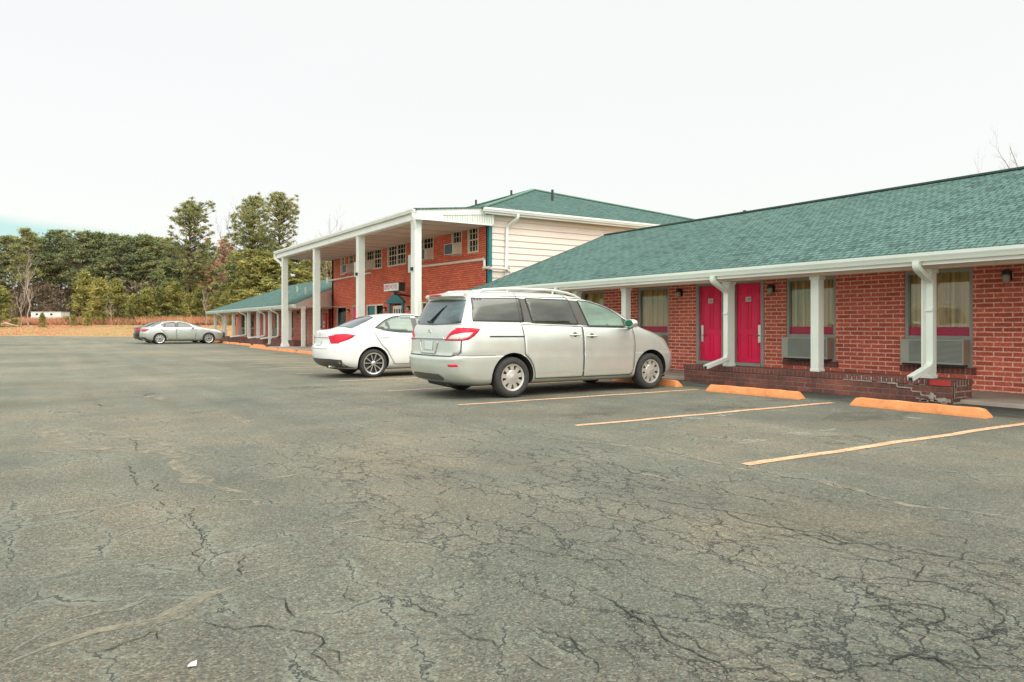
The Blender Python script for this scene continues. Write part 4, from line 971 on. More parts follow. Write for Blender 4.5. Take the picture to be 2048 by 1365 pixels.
def paint(name, c, metal=.5, rough=.3, coat=.6):
    M = Mat(name, rough, metal, c, coat); M.b.inputs['Coat Roughness'].default_value = .04
    g = M.n('ShaderNodeNewGeometry'); sx = M.n('ShaderNodeSeparateXYZ'); M.l(g.outputs['Position'], sx.inputs[0])
    dirt = M.mth('MULTIPLY', M.mth('SUBTRACT', .55, sx.outputs[2], False), 1.1, True); dirt = M.mth('MULTIPLY', dirt, M.noise(6, 5, rough=.7))
    f = M.ramp(M.noise(3, 4), [(.3, .95), (.7, 1.04)]); col = M.mix(1, (*c[:3], 1), f, 'MULTIPLY')
    M.col(M.mix(M.mth('MULTIPLY', dirt, .6), col, (.30, .27, .21))); M.l(M.mth('ADD', rough, M.mth('MULTIPLY', M.noise(14, 4), .12)), M.b.inputs['Roughness']); return M.m
m_silver = paint('silver_car_paint', (.66, .68, .61), .6, .26)
m_silver2 = paint('grey_silver_car_paint', (.50, .53, .48), .6, .28)
m_whitep = paint('white_car_paint', (.80, .80, .76), .0, .30)
m_blackp = paint('black_car_paint', (.016, .018, .018), .0, .25)
def autoglass(name, c, rough=.06, streak=.5):
    M = Mat(name, rough, 0, c, .6, .6); M.b.inputs['Coat Roughness'].default_value = .03
    n1 = M.noise(1.3, 5, stretch=(.5, .5, 2.6), rough=.65); M.col(M.mix(1, (*c, 1), M.ramp(n1, [(.32, 1-streak), (.5, 1), (.7, 1+streak*1.3)]), 'MULTIPLY'))
    M.l(M.mth('ADD', rough, M.mth('MULTIPLY', n1, .18)), M.b.inputs['Roughness']); return M.m
m_agl = autoglass('dusty_dark_glass', (.048, .052, .036), .05, .7); m_agl2 = autoglass('pale_green_glass', (.13, .20, .14), .05, .45)
m_agl3 = autoglass('rear_glass', (.050, .085, .085), .06, .8)
m_pillar = simple('black_pillar_trim', (.07, .068, .055), .35)
m_lens = Mat('red_lens', .30, 0, (.62, .003, .030), .25, .25); m_lens = m_lens.m
m_lensw = Mat('clear_lens', .15, 0, (.62, .60, .55), 1).m
m_gap = simple('panel_gap', (.03, .032, .03), .8)
m_tyre = simple('tyre_rubber', (.038, .036, .031), .85, .2, 20, bump=.4)
m_rimS = simple('silver_wheel_cover', (.52, .50, .44), .32, .08, 10, metal=.5)
m_rimD = simple('dark_wheel_well', (.022, .023, .022), .6)
m_rimB = simple('machined_alloy', (.70, .70, .66), .22, .05, 10, metal=.8)
m_under_c = simple('underbody', (.022, .022, .02), .9)
m_mirror = Mat('mirror_glass', .03, 1, (.05, .25, .18)).m
m_plate = simple('licence_plate', (.60, .66, .62), .5, .08, 20)

def car_body(root, rows, wheels, R, paintm, width, barrel=.02):
    vs, fs = body_shell(rows, 4, barrel); me = bpy.data.meshes.new('body'); me.from_pydata(vs, [], fs); me.update()
    bm = bmesh.new(); bm.from_mesh(me); bmesh.ops.recalc_face_normals(bm, faces=bm.faces); bm.to_mesh(me)
    bvh = BVHTree.FromBMesh(bm); bm.free()
    o = bpy.data.objects.new('body', me); COL.objects.link(o); cs = []
    for wx in wheels:
        for sgn in (-1, 1):
            cb = MB(); prof = [(0, width-.36), (R, width-.36), (R, width+.3), (0, width+.3)]
            cb.lathe(prof, (wx, 0, .335), (0, sgn, 0), m_under_c, 48); c = cb.build('cut'); 
            bmc = bmesh.new(); bmc.from_mesh(c.data); bmesh.ops.remove_doubles(bmc, verts=bmc.verts, dist=1e-4); bmesh.ops.recalc_face_normals(bmc, faces=bmc.faces); bmc.to_mesh(c.data); bmc.free()
            md = o.modifiers.new('b', 'BOOLEAN'); md.operation = 'DIFFERENCE'; md.object = c; md.solver = 'EXACT'; cs.append(c)
    dg = bpy.context.evaluated_depsgraph_get(); me2 = bpy.data.meshes.new_from_object(o.evaluated_get(dg)); o.modifiers.clear(); o.data = me2
    for c in cs: bpy.data.objects.remove(c)
    me2.name = 'body'; me2.materials.clear(); me2.materials.append(paintm); me2.materials.append(m_under_c)
    for p in me2.polygons:
        c = p.center; p.material_index = 0
        for wx in wheels:
            if hypot(c.x-wx, c.z-.335) < R+.004 and (abs(p.normal.y) < .3 and abs(hypot(c.x-wx, c.z-.335)-R) < .012 or abs(abs(c.y)-(width-.36)) < .02): p.material_index = 1
        if c.z < rows[0][0]+.002: p.material_index = 1
    me2.polygons.foreach_set('use_smooth', [True]*len(me2.polygons)); me2.set_sharp_from_angle(angle=radians(32))
    o.parent = root
    return o, bvh
def wheel(root, x, y, R, rr, width, style, side):
    """side -1: outer face towards -Y"""
    w_ = empty('wheel', (x, y, R), parent=root); b = MB(); a = (0, side, 0); h = width/2
    prof = [(rr-.02, -h*.9), (rr+.01, -h), (R-.05, -h*1.02), (R-.012, -h*.86), (R, -h*.5), (R, h*.5), (R-.012, h*.86), (R-.05, h*1.02), (rr+.012, h*1.0), (rr-.004, h*.82), (rr-.02, h*.6)]
    b.lathe(prof, (0, 0, 0), a, m_tyre, 48, close=True); t = b.build('tyre', None, True, angle=50); t.parent = w_
    b = MB(); b.lathe([(0, h*.25), (rr-.01, h*.25)], (0, 0, 0), a, m_rimD, 40)
    mt = m_rimS if style == 'cover' else m_rimB
    b.lathe([(rr-.030, h*.62), (rr-.028, h*.80), (rr+.004, h*.88), (rr+.006, h*.70), (rr-.006, h*.2)], (0, 0, 0), a, mt, 48)
    def P(r_, an, yy_): return (r_*cos(an), side*yy_, r_*sin(an))
    def spoke(an, w0, w1, r0, r1, y0=h*.78, y1=h*.74, m=mt, tw=0):
        q = []
        for r_, wd, yy_, da in ((r0, w0, y0, 0), (r1, w1, y1, tw)):
            for s_ in (-1, 1): q.append(P(r_, an+da+s_*wd/(2*r_), yy_))
            for s_ in (-1, 1): q.append(P(r_, an+da+s_*wd*1.2/(2*r_), yy_-.03))
        b.add(q, [(0, 1, 5, 4), (0, 4, 6, 2), (1, 3, 7, 5), (4, 5, 7, 6), (2, 3, 1, 0)], m)
    if style == 'cover':
        b.lathe([(0, h*.95), (.03, h*.95), (.05, h*.88), (.075, h*.86), (.11, h*.80), (.125, h*.70)], (0, 0, 0), a, mt, 36)
        for k in range(9): spoke(2*pi*k/9+.2, .050, .078, .09, rr-.015)
    elif style == 'ten':
        b.lathe([(0, h*.9), (.028, h*.9), (.05, h*.78), (.06, h*.6)], (0, 0, 0), a, mt, 30)
        for k in range(5):
            for s_ in (-1, 1): spoke(2*pi*k/5+.3+s_*.16, .018, .024, .04, rr-.012, tw=s_*.13)
    else:
        b.lathe([(0, h*.9), (.04, h*.88), (.06, h*.7)], (0, 0, 0), a, m_rimD, 30)
        for k in range(10): spoke(2*pi*k/10+.1, .030, .075, .055, rr-.012)
    r_ = b.build('rim', None, True, angle=25); r_.parent = w_
    return w_
def mirrored(f):
    for sgn, md in ((-1, 'R'), (1, 'L')): f(sgn, md)

# ---- silver minivan
VAN = empty('minivan', (5.37, 11.0, 0), 'silver minivan with roof rails and red wraparound tail lights parked nose-in', 'car', 'parked cars')
vrows = [(.21, .82, .34, .85, 3, 4.92, 4.3, 2.6), (.25, .90, .20, .70, 3, 5.00, 4.35, 2.6), (.31, .945, .07, .60, 3, 5.08, 4.4, 2.6), (.42, .965, .02, .52, 3.2, 5.13, 4.4, 2.6), (.54, .975, .0, .50, 3.2, 5.14, 4.4, 2.6),
 (.63, .98, .0, .48, 3.3, 5.13, 4.4, 2.6), (.675, .98, .02, .47, 3.5, 5.11, 4.38, 2.6), (.70, .975, .075, .44, 3.8, 5.10, 4.36, 2.6), (.78, .978, .085, .42, 3.8, 5.04, 4.3, 2.6), (.90, .975, .09, .42, 3.8, 4.96, 4.2, 2.5),
 (1.0, .965, .10, .42, 3.8, 4.82, 4.05, 2.4), (1.07, .952, .11, .42, 3.8, 4.62, 3.95, 2.3), (1.13, .938, .13, .42, 3.6, 4.36, 3.88, 2.2), (1.185, .922, .16, .43, 3.4, 4.14, 3.82, 2.2), (1.22, .910, .18, .43, 3.3, 4.07, 3.75, 2.1), (1.32, .880, .215, .46, 3.2, 3.93, 3.60, 2.1),
 (1.43, .845, .25, .50, 3.2, 3.74, 3.38, 2.1), (1.53, .812, .29, .55, 3.1, 3.52, 3.12, 2.1), (1.61, .782, .32, .60, 3, 3.26, 2.82, 2.1), (1.655, .762, .33, .66, 3, 3.08, 2.60, 2.1), (1.695, .735, .34, .74, 2.8, 2.86, 2.38, 2.1), (1.725, .68, .38, .85, 2.6, 2.68, 2.2, 2.1),
 (1.748, .58, .46, 1.0, 2.4, 2.48, 2.05, 2.1), (1.765, .42, .6, 1.2, 2.2, 2.25, 1.9, 2.1), (1.775, .22, .85, 1.35, 2, 2.0, 1.75, 2), (1.778, .05, 1.2, 1.5, 2, 1.8, 1.7, 2)]
VWX = (1.15, 4.22)
vb, vv = car_body(VAN, vrows, VWX, .405, m_silver, .97)
W1 = [(.47, 1.628), (1.385, 1.640), (1.395, 1.245), (.42, 1.258), (.43, 1.40)]
W2 = [(1.50, 1.640), (2.40, 1.628), (2.52, 1.200), (1.57, 1.232)]
W3 = [(2.60, 1.622), (2.80, 1.607), (3.00, 1.565), (3.14, 1.525), (3.30, 1.465), (3.44, 1.395), (3.54, 1.33), (3.585, 1.165), (2.75, 1.178)]
W4 = [(3.70, 1.262), (3.865, 1.165), (3.70, 1.168)]
def vside(sg, md):
    for pp in ([(1.385, 1.642), (1.50, 1.642), (1.57, 1.230), (1.395, 1.243)], [(2.40, 1.630), (2.60, 1.624), (2.75, 1.176), (2.52, 1.198)], [(3.56, 1.33), (3.70, 1.265), (3.70, 1.166), (3.59, 1.166)]): Patch(vv).poly(pp, md, .003).build('pillar_trim', m_pillar, VAN)
    q = Patch(vv).poly(W1, md, .006).build('quarter_window', m_agl, VAN, .003)
    Patch(vv).poly(W4, md, .006).build('vent_window', m_agl, VAN, .003)
    # sliding door and front door: panels standing just proud of the body, each with its gap
    D1 = [(1.34, 1.20), (2.59, 1.165), (2.60, .33), (2.58, .295), (1.59, .30), (1.578, .40), (1.545, .51), (1.475, .62), (1.375, .71), (1.365, 1.0)]
    D2 = [(2.615, 1.165), (3.76, 1.14), (3.79, 1.0), (3.80, .80), (3.78, .45), (3.74, .31), (3.70, .29), (2.615, .295), (2.615, .33)]
    for D_, win, hx, lb in ((D1, W2, (2.31, 2.53), None), (D2, W3, (2.68, 2.90), None)):
        d = Patch(vv).poly(D_, md, .008).build('door', m_silver, VAN, .002)
        Patch(vv).poly(win, md, .0125).build('door_window', m_agl if win is W2 else m_agl2, d, .003)
        Patch(vv).strip(D_+[D_[0]], md, .010, .0102).build('door_gap', m_gap, d)
        Patch(vv).strip([win[0], *win[1:], win[0]], md, .014, .0155).build('window_seal', m_gap, d)
        zc = 1.025 if win is W2 else 1.005; b = MB(); yb = [Patch(vv).proj(x, zc, md, .008) for x in (hx[0], (hx[0]+hx[1])/2, hx[1])]
        b.tube([yb[0]+Vector((0, sg*.004, 0)), yb[0]+Vector((.02, sg*.035, 0)), yb[1]+Vector((0, sg*.042, 0)), yb[2]+Vector((-.02, sg*.035, 0)), yb[2]+Vector((0, sg*.004, 0))], .013, m_silver, 8)
        b.lathe([(.045, .001), (.04, .007), (0, .007)], yb[1]+Vector((0, sg*.001, 0)), (0, sg, 0), m_pillar, 18); local_mesh('handle', b, d, True)
    g = Patch(vv); g.strip([(.48, 1.628), (1.385, 1.640), (1.395, 1.245), (.42, 1.258)], md, .012, .0105); g.strip([(.36, 1.25), (.345, 1.15)], md, .008, .003)
    g.strip([(.13, .708), (.80, .700)], md, .007, .003); g.strip([(1.325, 1.72), (1.325, 1.22)], md, .008, .009); g.strip([(2.29, 1.72), (2.40, 1.64)], md, .008, .004)
    g.strip([(1.2, 1.668), (2.3, 1.672), (2.75, 1.655), (3.1, 1.585), (3.4, 1.465), (3.62, 1.345), (3.80, 1.235), (3.90, 1.16), (3.70, 1.15)], md, .010, .004)
    g.strip([(.60, 1.667), (1.2, 1.668)], md, .008, .005)
    g.build('panel_gaps', m_gap, VAN)
    s_ = Patch(vv).strip([(.70, 1.008), (1.365, 1.003)], md, .022, .006).build('door_track', m_gap, VAN)
    # lower body crease as a raised moulding
    Patch(vv).strip([(1.62, .40), (2.6, .405), (3.8, .395)], md, .012, .0115).build('lower_moulding', m_silver, VAN)
    Patch(vv).poly([(4.74, .965), (4.84, .93), (4.92, .86), (4.95, .79), (4.90, .78), (4.80, .85), (4.70, .93)], md, .006).build('headlight', m_lensw, VAN, .003)
    Patch(vv).poly([(4.755, .955), (4.83, .93), (4.89, .87), (4.84, .86), (4.78, .90)], md, .009).build('indicator', m_lens, VAN, .002) if sg < 0 else None
    b = MB()        # door mirror
    ym = sg*.93; b.tube([(3.70, ym, 1.145), (3.66, ym+sg*.12, 1.16)], .03, m_pillar, 10)
    vs = []; 
    for i in range(9):
        t = i/8; xx = 3.70-.19*t; sc = sqrt(max(0.0, 1-(t*1.0)**3)) if t < .98 else .55; sc = (.35+.65*min(1, t*2.2))*(1 if t < .9 else .93)
        for k in range(16):
            an = 2*pi*k/16; vs.append((xx, ym+sg*(.20+.125*cos(an)*sc), 1.225+.075*sin(an)*sc*(1.0)))
    b.add(vs, [(i*16+k, i*16+(k+1) % 16, (i+1)*16+(k+1) % 16, (i+1)*16+k) for i in range(8) for k in range(16)]+[tuple(range(16)), tuple(8*16+k for k in range(15, -1, -1))], m_silver)
    mo = local_mesh('door_mirror', b, VAN, True, angle=50)
    b = MB(); b.add([(3.508, ym+sg*(.20+.105*cos(2*pi*k/16)), 1.225+.058*sin(2*pi*k/16)) for k in range(16)], [tuple(range(16))], m_mirror); local_mesh('mirror_glass', b, mo)
    # tail light wrapping the corner
    t = Patch(vv)
    t.poly([(.185, 1.142), (.26, 1.150), (.40, 1.145), (.535, 1.130), (.50, 1.09), (.42, 1.02), (.32, .965), (.24, .945), (.185, .942)], md, .008, .03)
    rear = [(sg*a, z) for a, z in ((.875, 1.142), (.82, 1.140), (.74, 1.115), (.66, 1.06), (.60, 1.0), (.545, .942), (.875, .942))]
    t.poly(rear, 'B', .008, .03); tl = t.build('tail_light', m_lens, VAN, .004)
    t = Patch(vv); t.poly([(.19, 1.055), (.26, 1.068), (.40, 1.075), (.33, 1.01), (.24, .972), (.19, .965)], md, .0115, .03)
    t.poly([(sg*a, z) for a, z in ((.87, 1.052), (.80, 1.046), (.72, 1.025), (.66, .985), (.64, .965), (.87, .965))], 'B', .0115, .03); t.build('clear_lens', m_lensw, tl, .002)
    Patch(vv).poly([(sg*.70, .565), (sg*.86, .575), (sg*.87, .535), (sg*.72, .530)], 'B', .006, .03).build('reflector', m_lens, VAN, .004)
    b = MB(); P0 = []   # roof rail
    for i in range(15):
        t_ = i/14; x = .62+2.2*t_; h = .10*sin(pi*min(1, max(0, t_)))**.35+.0; zt = Patch(vv).proj(x, sg*.60, 'T', 0).z; P0.append((x, sg*(.60+.02*sin(pi*t_)), zt+h*.75-.01))
    b.tube(P0, .022, m_silver, 8)
    for i in (4, 10): x = P0[i][0]; b.tube([(x, P0[i][1], P0[i][2]-.10), P0[i]], .02, m_silver, 8)
    local_mesh('roof_rail', b, VAN, True)
mirrored(vside)
# tailgate
TG = [(-.80, 1.19), (-.90, .95), (-.90, .76), (-.80, .735), (-.72, .665), (.72, .665), (.80, .735), (.90, .76), (.90, .95), (.80, 1.19)]
tg = Patch(vv).poly([(-.86, 1.215), (-.90, .93), (-.90, .76), (-.72, .69), (.72, .69), (.90, .76), (.90, .93), (.86, 1.215)], 'B', .003).build('tailgate', m_silver, VAN, .002)
Patch(vv).strip([(-.905, .95), (-.905, .76), (-.86, .725), (-.72, .692), (.72, .692), (.86, .725), (.905, .76), (.905, .95)], 'B', .012, .007).build('tailgate_gap', m_gap, tg)
Patch(vv).poly([(-.80, 1.225), (-.5, 1.205), (0, 1.195), (.5, 1.205), (.80, 1.225), (.755, 1.45), (.70, 1.60), (0, 1.625), (-.70, 1.60), (-.755, 1.45)], 'B', .006).build('rear_window', m_agl3, tg, .003)
Patch(vv).poly([(-.56, .955), (.56, .955), (.53, 1.000), (-.53, 1.000)], 'B', .020, .04).build('chrome_strip', m_chrome, tg, .02)
b = Patch(vv).strip([(-.33, .935), (-.25, .735), (.25, .735), (.33, .935)], 'B', .035, .012).build('plate_surround', m_silver, tg, .01)
Patch(vv).poly([(-.155, .775), (.155, .775), (.155, .925), (-.155, .925)], 'B', .012).build('licence_plate', m_plate, tg, .004)
b = MB(); b.lathe([(.040, .004), (.044, .010), (.054, .010), (.058, .004)], Patch(vv).proj(0, 1.075, 'B', .0)-Vector((0, 0, 0)), (-1, 0, 0), m_chrome, 28)
p_ = Patch(vv).proj(0, 1.075, 'B', 0); b.box(p_.x-.012, p_.x-.006, -.062, .062, 1.066, 1.084, m_chrome); local_mesh('emblem', b, tg, True)
b = MB(); p0 = Patch(vv).proj(.10, 1.255, 'B', .02); p1 = Patch(vv).proj(-.22, 1.47, 'B', .02); b.tube([p0, p1], [.016, .008], m_black, 8); p2 = Patch(vv).proj(-.28, 1.51, 'B', .016); p3 = Patch(vv).proj(.02, 1.25, 'B', .016); b.tube([p3, p2], .006, m_black, 6); b.box(p0.x-.02, p0.x+.03, .03, .2, 1.235, 1.265, m_black); local_mesh('rear_wiper', b, tg)
b = MB(); vs = []      # spoiler
for i in range(21):
    y = -.68+1.36*i/20; e = 1-abs(y/.68)**4*.5; xr_ = .20+.16*(abs(y)/.68)**3
    vs += [(xr_, y, 1.668), (xr_+.02, y, 1.696+.012*e), (.66, y*.95, 1.742-.035*(abs(y)/.68)**2), (.70, y*.9, 1.70), (.40, y*.98, 1.640)]
b.add(vs, [(5*i+k, 5*i+(k+1) % 5, 5*i+5+(k+1) % 5, 5*i+5+k) for i in range(20) for k in range(5)]+[(0, 1, 2, 3, 4), tuple(100+k for k in (4, 3, 2, 1, 0))], m_silver); sp_o = local_mesh('roof_spoiler', b, VAN, True, angle=40)
b = MB(); b.box(.188, .21, -.20, .20, 1.676, 1.699, m_lens); local_mesh('brake_light', b, sp_o)
Patch(vv).poly([(-.92, .36), (-.70, .40), (-.40, .335), (.40, .335), (.70, .40), (.92, .36), (.85, .27), (-.85, .27)], 'B', .004).build('lower_bumper_trim', m_silver, VAN)
Patch(vv).poly([(-.55, .345), (-.45, .40), (.45, .40), (.55, .345), (.5, .30), (-.5, .30)], 'B', .008).build('bumper_recess', m_pillar, VAN)
Patch(vv).poly([(0, 1.24), (.60, 1.23), (.66, 1.35), (.62, 1.55), (.5, 1.65), (-.5, 1.65), (-.62, 1.55), (-.66, 1.35), (-.60, 1.23)], 'F', .006, .07).build('windshield', m_agl2, VAN, .003)
b = MB(); b.box(.5, 4.9, -.62, .62, .19, .28, m_under_c); b.tube([(.2, -.45, .25), (1.4, -.45, .22)], .05, m_gap, 10); b.tube([(.32, .35, .27), (.32, -.30, .25)], .09, m_gap, 12); b.tube([(1.15, -.7, .33), (1.15, .7, .33)], .05, m_gap, 8); local_mesh('underbody', b, VAN)
for wx in VWX:
    for sg in (-1, 1): wheel(VAN, wx, sg*.845, .335, .222, .225, 'cover', sg)

# ---- sedans
def sedan(loc, label, P, rows, wheels, hw, side, rear, rimstyle, gl, scale=1):
    root = empty('sedan', loc, label, 'car', 'parked cars'); root.scale = (scale,)*3
    R = .325; bd, vv = car_body(root, rows, wheels, .375, P, hw)
    def sd_(sg, md):
        tr = Patch(vv).poly(side['win'], md, .003).build('window_trim', m_pillar, root)
        for poly, nm in side['panes']: Patch(vv).poly(poly, md, .006).build(nm, gl, root, .002)
        Patch(vv).strip(side['win']+[side['win'][0]], md, .018, .007).build('window_seal', m_gap if P is not m_silver2 else m_chrome, root)
        for D_, hx, zc in side['doors']:
            d = Patch(vv).poly(D_, md, .006).build('door', P, root, .0015); Patch(vv).strip(D_+[D_[0]], md, .008, .008).build('door_gap', m_gap, d)
            b = MB(); yb = [Patch(vv).proj(x, zc, md, 0) for x in (hx, hx+.11, hx+.22)]; b.tube([yb[0], yb[0]+Vector((.02, sg*.03, 0)), yb[1]+Vector((0, sg*.038, 0)), yb[2]+Vector((-.02, sg*.03, 0)), yb[2]], .011, P, 8); local_mesh('handle', b, d, True)
        t = Patch(vv).poly(side['tail'], md, .007, .03); t.poly([(sg*a, z) for a, z in rear['tail']], 'B', .007, .03); t.build('tail_light', m_lens, root, .004)
        mx_, mz = side['mirror']; b = MB(); ym = sg*(hw-.06)
        b.lathe([(0, -.09), (.05, -.085), (.075, -.04), (.07, .04), (0, .075)], (mx_, ym+sg*.15, mz), (1, 0, 0), P, 16); b.tube([(mx_+.02, ym, mz-.04), (mx_, ym+sg*.10, mz-.02)], .02, m_black, 8); local_mesh('door_mirror', b, root, True)
        Patch(vv).poly(side['head'], md, .006, .04).build('headlight', m_lensw, root, .003)
    mirrored(sd_)
    Patch(vv).poly(rear['window'], 'T', .005, .06).build('rear_window', m_agl3, root, .003)
    Patch(vv).poly(rear['shield'], 'T', .005, .08).build('windshield', gl, root, .003)
    Patch(vv).poly([(-.155, rear['pz']-.08), (.155, rear['pz']-.08), (.155, rear['pz']+.07), (-.155, rear['pz']+.07)], 'B', .008).build('licence_plate', m_plate, root, .004)
    Patch(vv).strip([(-.5, rear['pz']+.115), (.5, rear['pz']+.115)], 'B', .02, .012).build('plate_garnish', m_chrome, root, .01)
    g = Patch(vv); g.strip([(-.62, rear['lid']), (-.50, rear['pz']-.14), (.50, rear['pz']-.14), (.62, rear['lid'])], 'B', .008, .004); g.build('trunk_gap', m_gap, root)
    Patch(vv).poly([(-.80, .42), (-.60, .44), (.60, .44), (.80, .42), (.78, .24), (-.78, .24)], 'B', .005).build('bumper_valance', m_pillar, root)
    b = MB(); b.lathe([(.02, .004), (.03, .010), (.038, .004)], Patch(vv).proj(0, rear['pz']+.19, 'B', 0), (-1, 0, 0), m_chrome, 20); local_mesh('emblem', b, root, True)
    Patch(vv).poly([(-.72, .40), (.72, .40), (.66, .70), (-.66, .70)], 'F', .006, .06).build('grille', m_pillar, root)
    b = MB(); b.box(.4, wheels[1]+.4, -.55, .55, .17, .27, m_under_c); b.tube([(.08, -.5, .26), (.5, -.5, .26)], .035, m_steel, 10); local_mesh('underbody', b, root)
    for wx in wheels:
        for sg in (-1, 1): wheel(root, wx, sg*(hw-.115), R, .246, .215, rimstyle, sg)
    return root
crows = [(.20, .74, .34, .85, 2.6, 4.40, 3.8, 2.5), (.26, .82, .14, .68, 2.6, 4.50, 3.8, 2.5), (.38, .87, .0, .58, 2.6, 4.6, 3.8, 2.5), (.56, .885, -.03, .55, 2.6, 4.62, 3.8, 2.5), (.68, .887, -.02, .53, 2.7, 4.6, 3.75, 2.5), (.76, .885, .03, .52, 2.8, 4.55, 3.7, 2.4), (.90, .878, .05, .52, 2.8, 4.25, 3.5, 2.4),
 (.98, .862, .05, .55, 2.8, 3.85, 3.3, 2.3), (1.035, .838, .055, .60, 2.8, 3.55, 3.1, 2.2), (1.07, .81, .10, .72, 2.6, 3.42, 3.0, 2.2), (1.095, .79, .30, .85, 2.3, 3.36, 2.95, 2.1), (1.12, .775, .43, .93, 2.2, 3.31, 2.9, 2.1), (1.22, .735, .68, 1.08, 2.1, 3.12, 2.7, 2.1), (1.32, .69, .91, 1.26, 2.1, 2.9, 2.45, 2.1),
 (1.385, .655, 1.10, 1.45, 2.1, 2.7, 2.25, 2.1), (1.425, .61, 1.27, 1.6, 2.1, 2.5, 2.1, 2), (1.452, .52, 1.45, 1.75, 2, 2.35, 2.05, 2), (1.472, .33, 1.65, 1.88, 2, 2.2, 2.04, 2), (1.480, .06, 1.9, 1.96, 2, 2.05, 2.0, 2)]
cside = dict(win=[(1.08, 1.135), (1.22, 1.235), (1.36, 1.320), (1.55, 1.385), (1.8, 1.412), (2.1, 1.412), (2.4, 1.375), (2.7, 1.28), (3.0, 1.10), (3.0, 1.06), (2.1, 1.022), (1.65, 1.035), (1.40, 1.065), (1.25, 1.09)],
 panes=[([(1.15, 1.140), (1.24, 1.215), (1.345, 1.285), (1.41, 1.09), (1.28, 1.105)], 'quarter_window'), ([(1.375, 1.30), (1.56, 1.362), (1.8, 1.388), (2.0, 1.390), (2.06, 1.045), (1.65, 1.058), (1.44, 1.085)], 'rear_door_window'), ([(2.12, 1.388), (2.4, 1.35), (2.68, 1.26), (2.92, 1.10), (2.92, 1.08), (2.13, 1.05)], 'front_door_window')],
 doors=[([(1.02, 1.03), (1.12, .86), (1.20, .74), (1.34, .60), (1.46, .40), (1.52, .30), (2.08, .29), (2.10, 1.01), (1.65, 1.02), (1.4, 1.045), (1.22, 1.065)], 1.17, .93), ([(2.12, 1.01), (2.11, .29), (3.05, .29), (3.12, .5), (3.12, .85), (3.06, 1.03)], 2.2, .92)],
 tail=[(.155, .985), (.25, .995), (.40, 1.0), (.58, .965), (.50, .915), (.40, .868), (.28, .825), (.19, .79), (.155, .79)], mirror=(2.95, 1.10), head=[(3.9, .86), (4.25, .78), (4.35, .68), (4.2, .68), (3.95, .76)])
crear = dict(tail=[(.775, .975), (.66, .965), (.47, .945), (.50, .90), (.56, .84), (.60, .78), (.775, .785)], window=[(.56, -.60), (.50, 0), (.56, .60), (.98, .57), (1.14, .52), (1.20, 0), (1.14, -.52), (.98, -.57)],
 shield=[(2.5, -.5), (2.48, 0), (2.5, .5), (2.95, .6), (3.22, 0), (2.95, -.6)], pz=.80, lid=1.0)
sedan((5.35, 16.47, 0), 'white sedan with black and silver alloy wheels parked beyond the minivan', m_whitep, crows, (1.01, 3.71), .885, cside, crear, 'ten', m_agl2)
arows = [(.20, .76, .30, .85, 2.6, 4.70, 4.0, 2.5), (.26, .85, .10, .68, 2.6, 4.80, 4.0, 2.5), (.38, .90, -.02, .58, 2.7, 4.86, 4.05, 2.5), (.56, .92, -.05, .55, 2.7, 4.87, 4.05, 2.5), (.66, .922, -.04, .53, 2.8, 4.86, 4.05, 2.5), (.76, .92, .0, .52, 2.9, 4.76, 4.0, 2.4), (.86, .912, .0, .52, 2.9, 4.50, 3.85, 2.4),
 (.94, .90, .0, .55, 2.9, 4.05, 3.5, 2.3), (.99, .885, .01, .60, 2.8, 3.70, 3.3, 2.2), (1.02, .865, .06, .70, 2.6, 3.50, 3.12, 2.2), (1.05, .84, .30, .85, 2.3, 3.38, 3.0, 2.1), (1.09, .82, .45, .95, 2.2, 3.28, 2.9, 2.1), (1.18, .78, .62, 1.08, 2.1, 3.06, 2.7, 2.1), (1.28, .73, .84, 1.26, 2.1, 2.82, 2.45, 2.1),
 (1.345, .69, 1.04, 1.45, 2.1, 2.62, 2.25, 2.1), (1.385, .64, 1.22, 1.6, 2.1, 2.42, 2.1, 2), (1.412, .54, 1.40, 1.75, 2, 2.28, 2.05, 2), (1.43, .33, 1.6, 1.88, 2, 2.15, 2.0, 2), (1.438, .06, 1.85, 1.93, 2, 2.0, 1.96, 2)]
aside = dict(win=[(.99, 1.165), (1.12, 1.255), (1.30, 1.325), (1.6, 1.362), (2.0, 1.372), (2.35, 1.325), (2.65, 1.22), (2.95, 1.02), (2.92, 1.0), (1.9, .985), (1.15, 1.015), (1.06, 1.08)],
 panes=[([(1.03, 1.16), (1.12, 1.225), (1.24, 1.28), (1.24, 1.03), (1.15, 1.04), (1.09, 1.09)], 'quarter_window'), ([(1.28, 1.295), (1.6, 1.34), (1.82, 1.348), (1.86, 1.005), (1.28, 1.03)], 'rear_door_window'), ([(1.95, 1.348), (2.33, 1.30), (2.62, 1.20), (2.85, 1.04), (2.85, 1.015), (1.98, 1.005)], 'front_door_window')],
 doors=[([(1.0, .97), (1.15, .80), (1.33, .60), (1.42, .38), (1.47, .29), (1.90, .28), (1.92, .975)], 1.15, .87), ([(1.94, .975), (1.93, .28), (2.95, .28), (3.02, .5), (3.02, .85), (2.96, .98)], 2.0, .86)],
 tail=[(.06, .90), (.2, .925), (.40, .925), (.30, .85), (.12, .79), (.06, .79)], mirror=(2.85, 1.03), head=[(4.2, .82), (4.5, .76), (4.66, .66), (4.5, .64), (4.25, .73)])
arear = dict(tail=[(.84, .90), (.62, .90), (.44, .89), (.48, .80), (.84, .79)], window=[(.54, -.62), (.48, 0), (.54, .62), (.92, .60), (1.08, .55), (1.14, 0), (1.08, -.55), (.92, -.60)],
 shield=[(2.42, -.5), (2.40, 0), (2.42, .5), (2.9, .62), (3.18, 0), (2.9, -.62)], pz=.74, lid=.95)
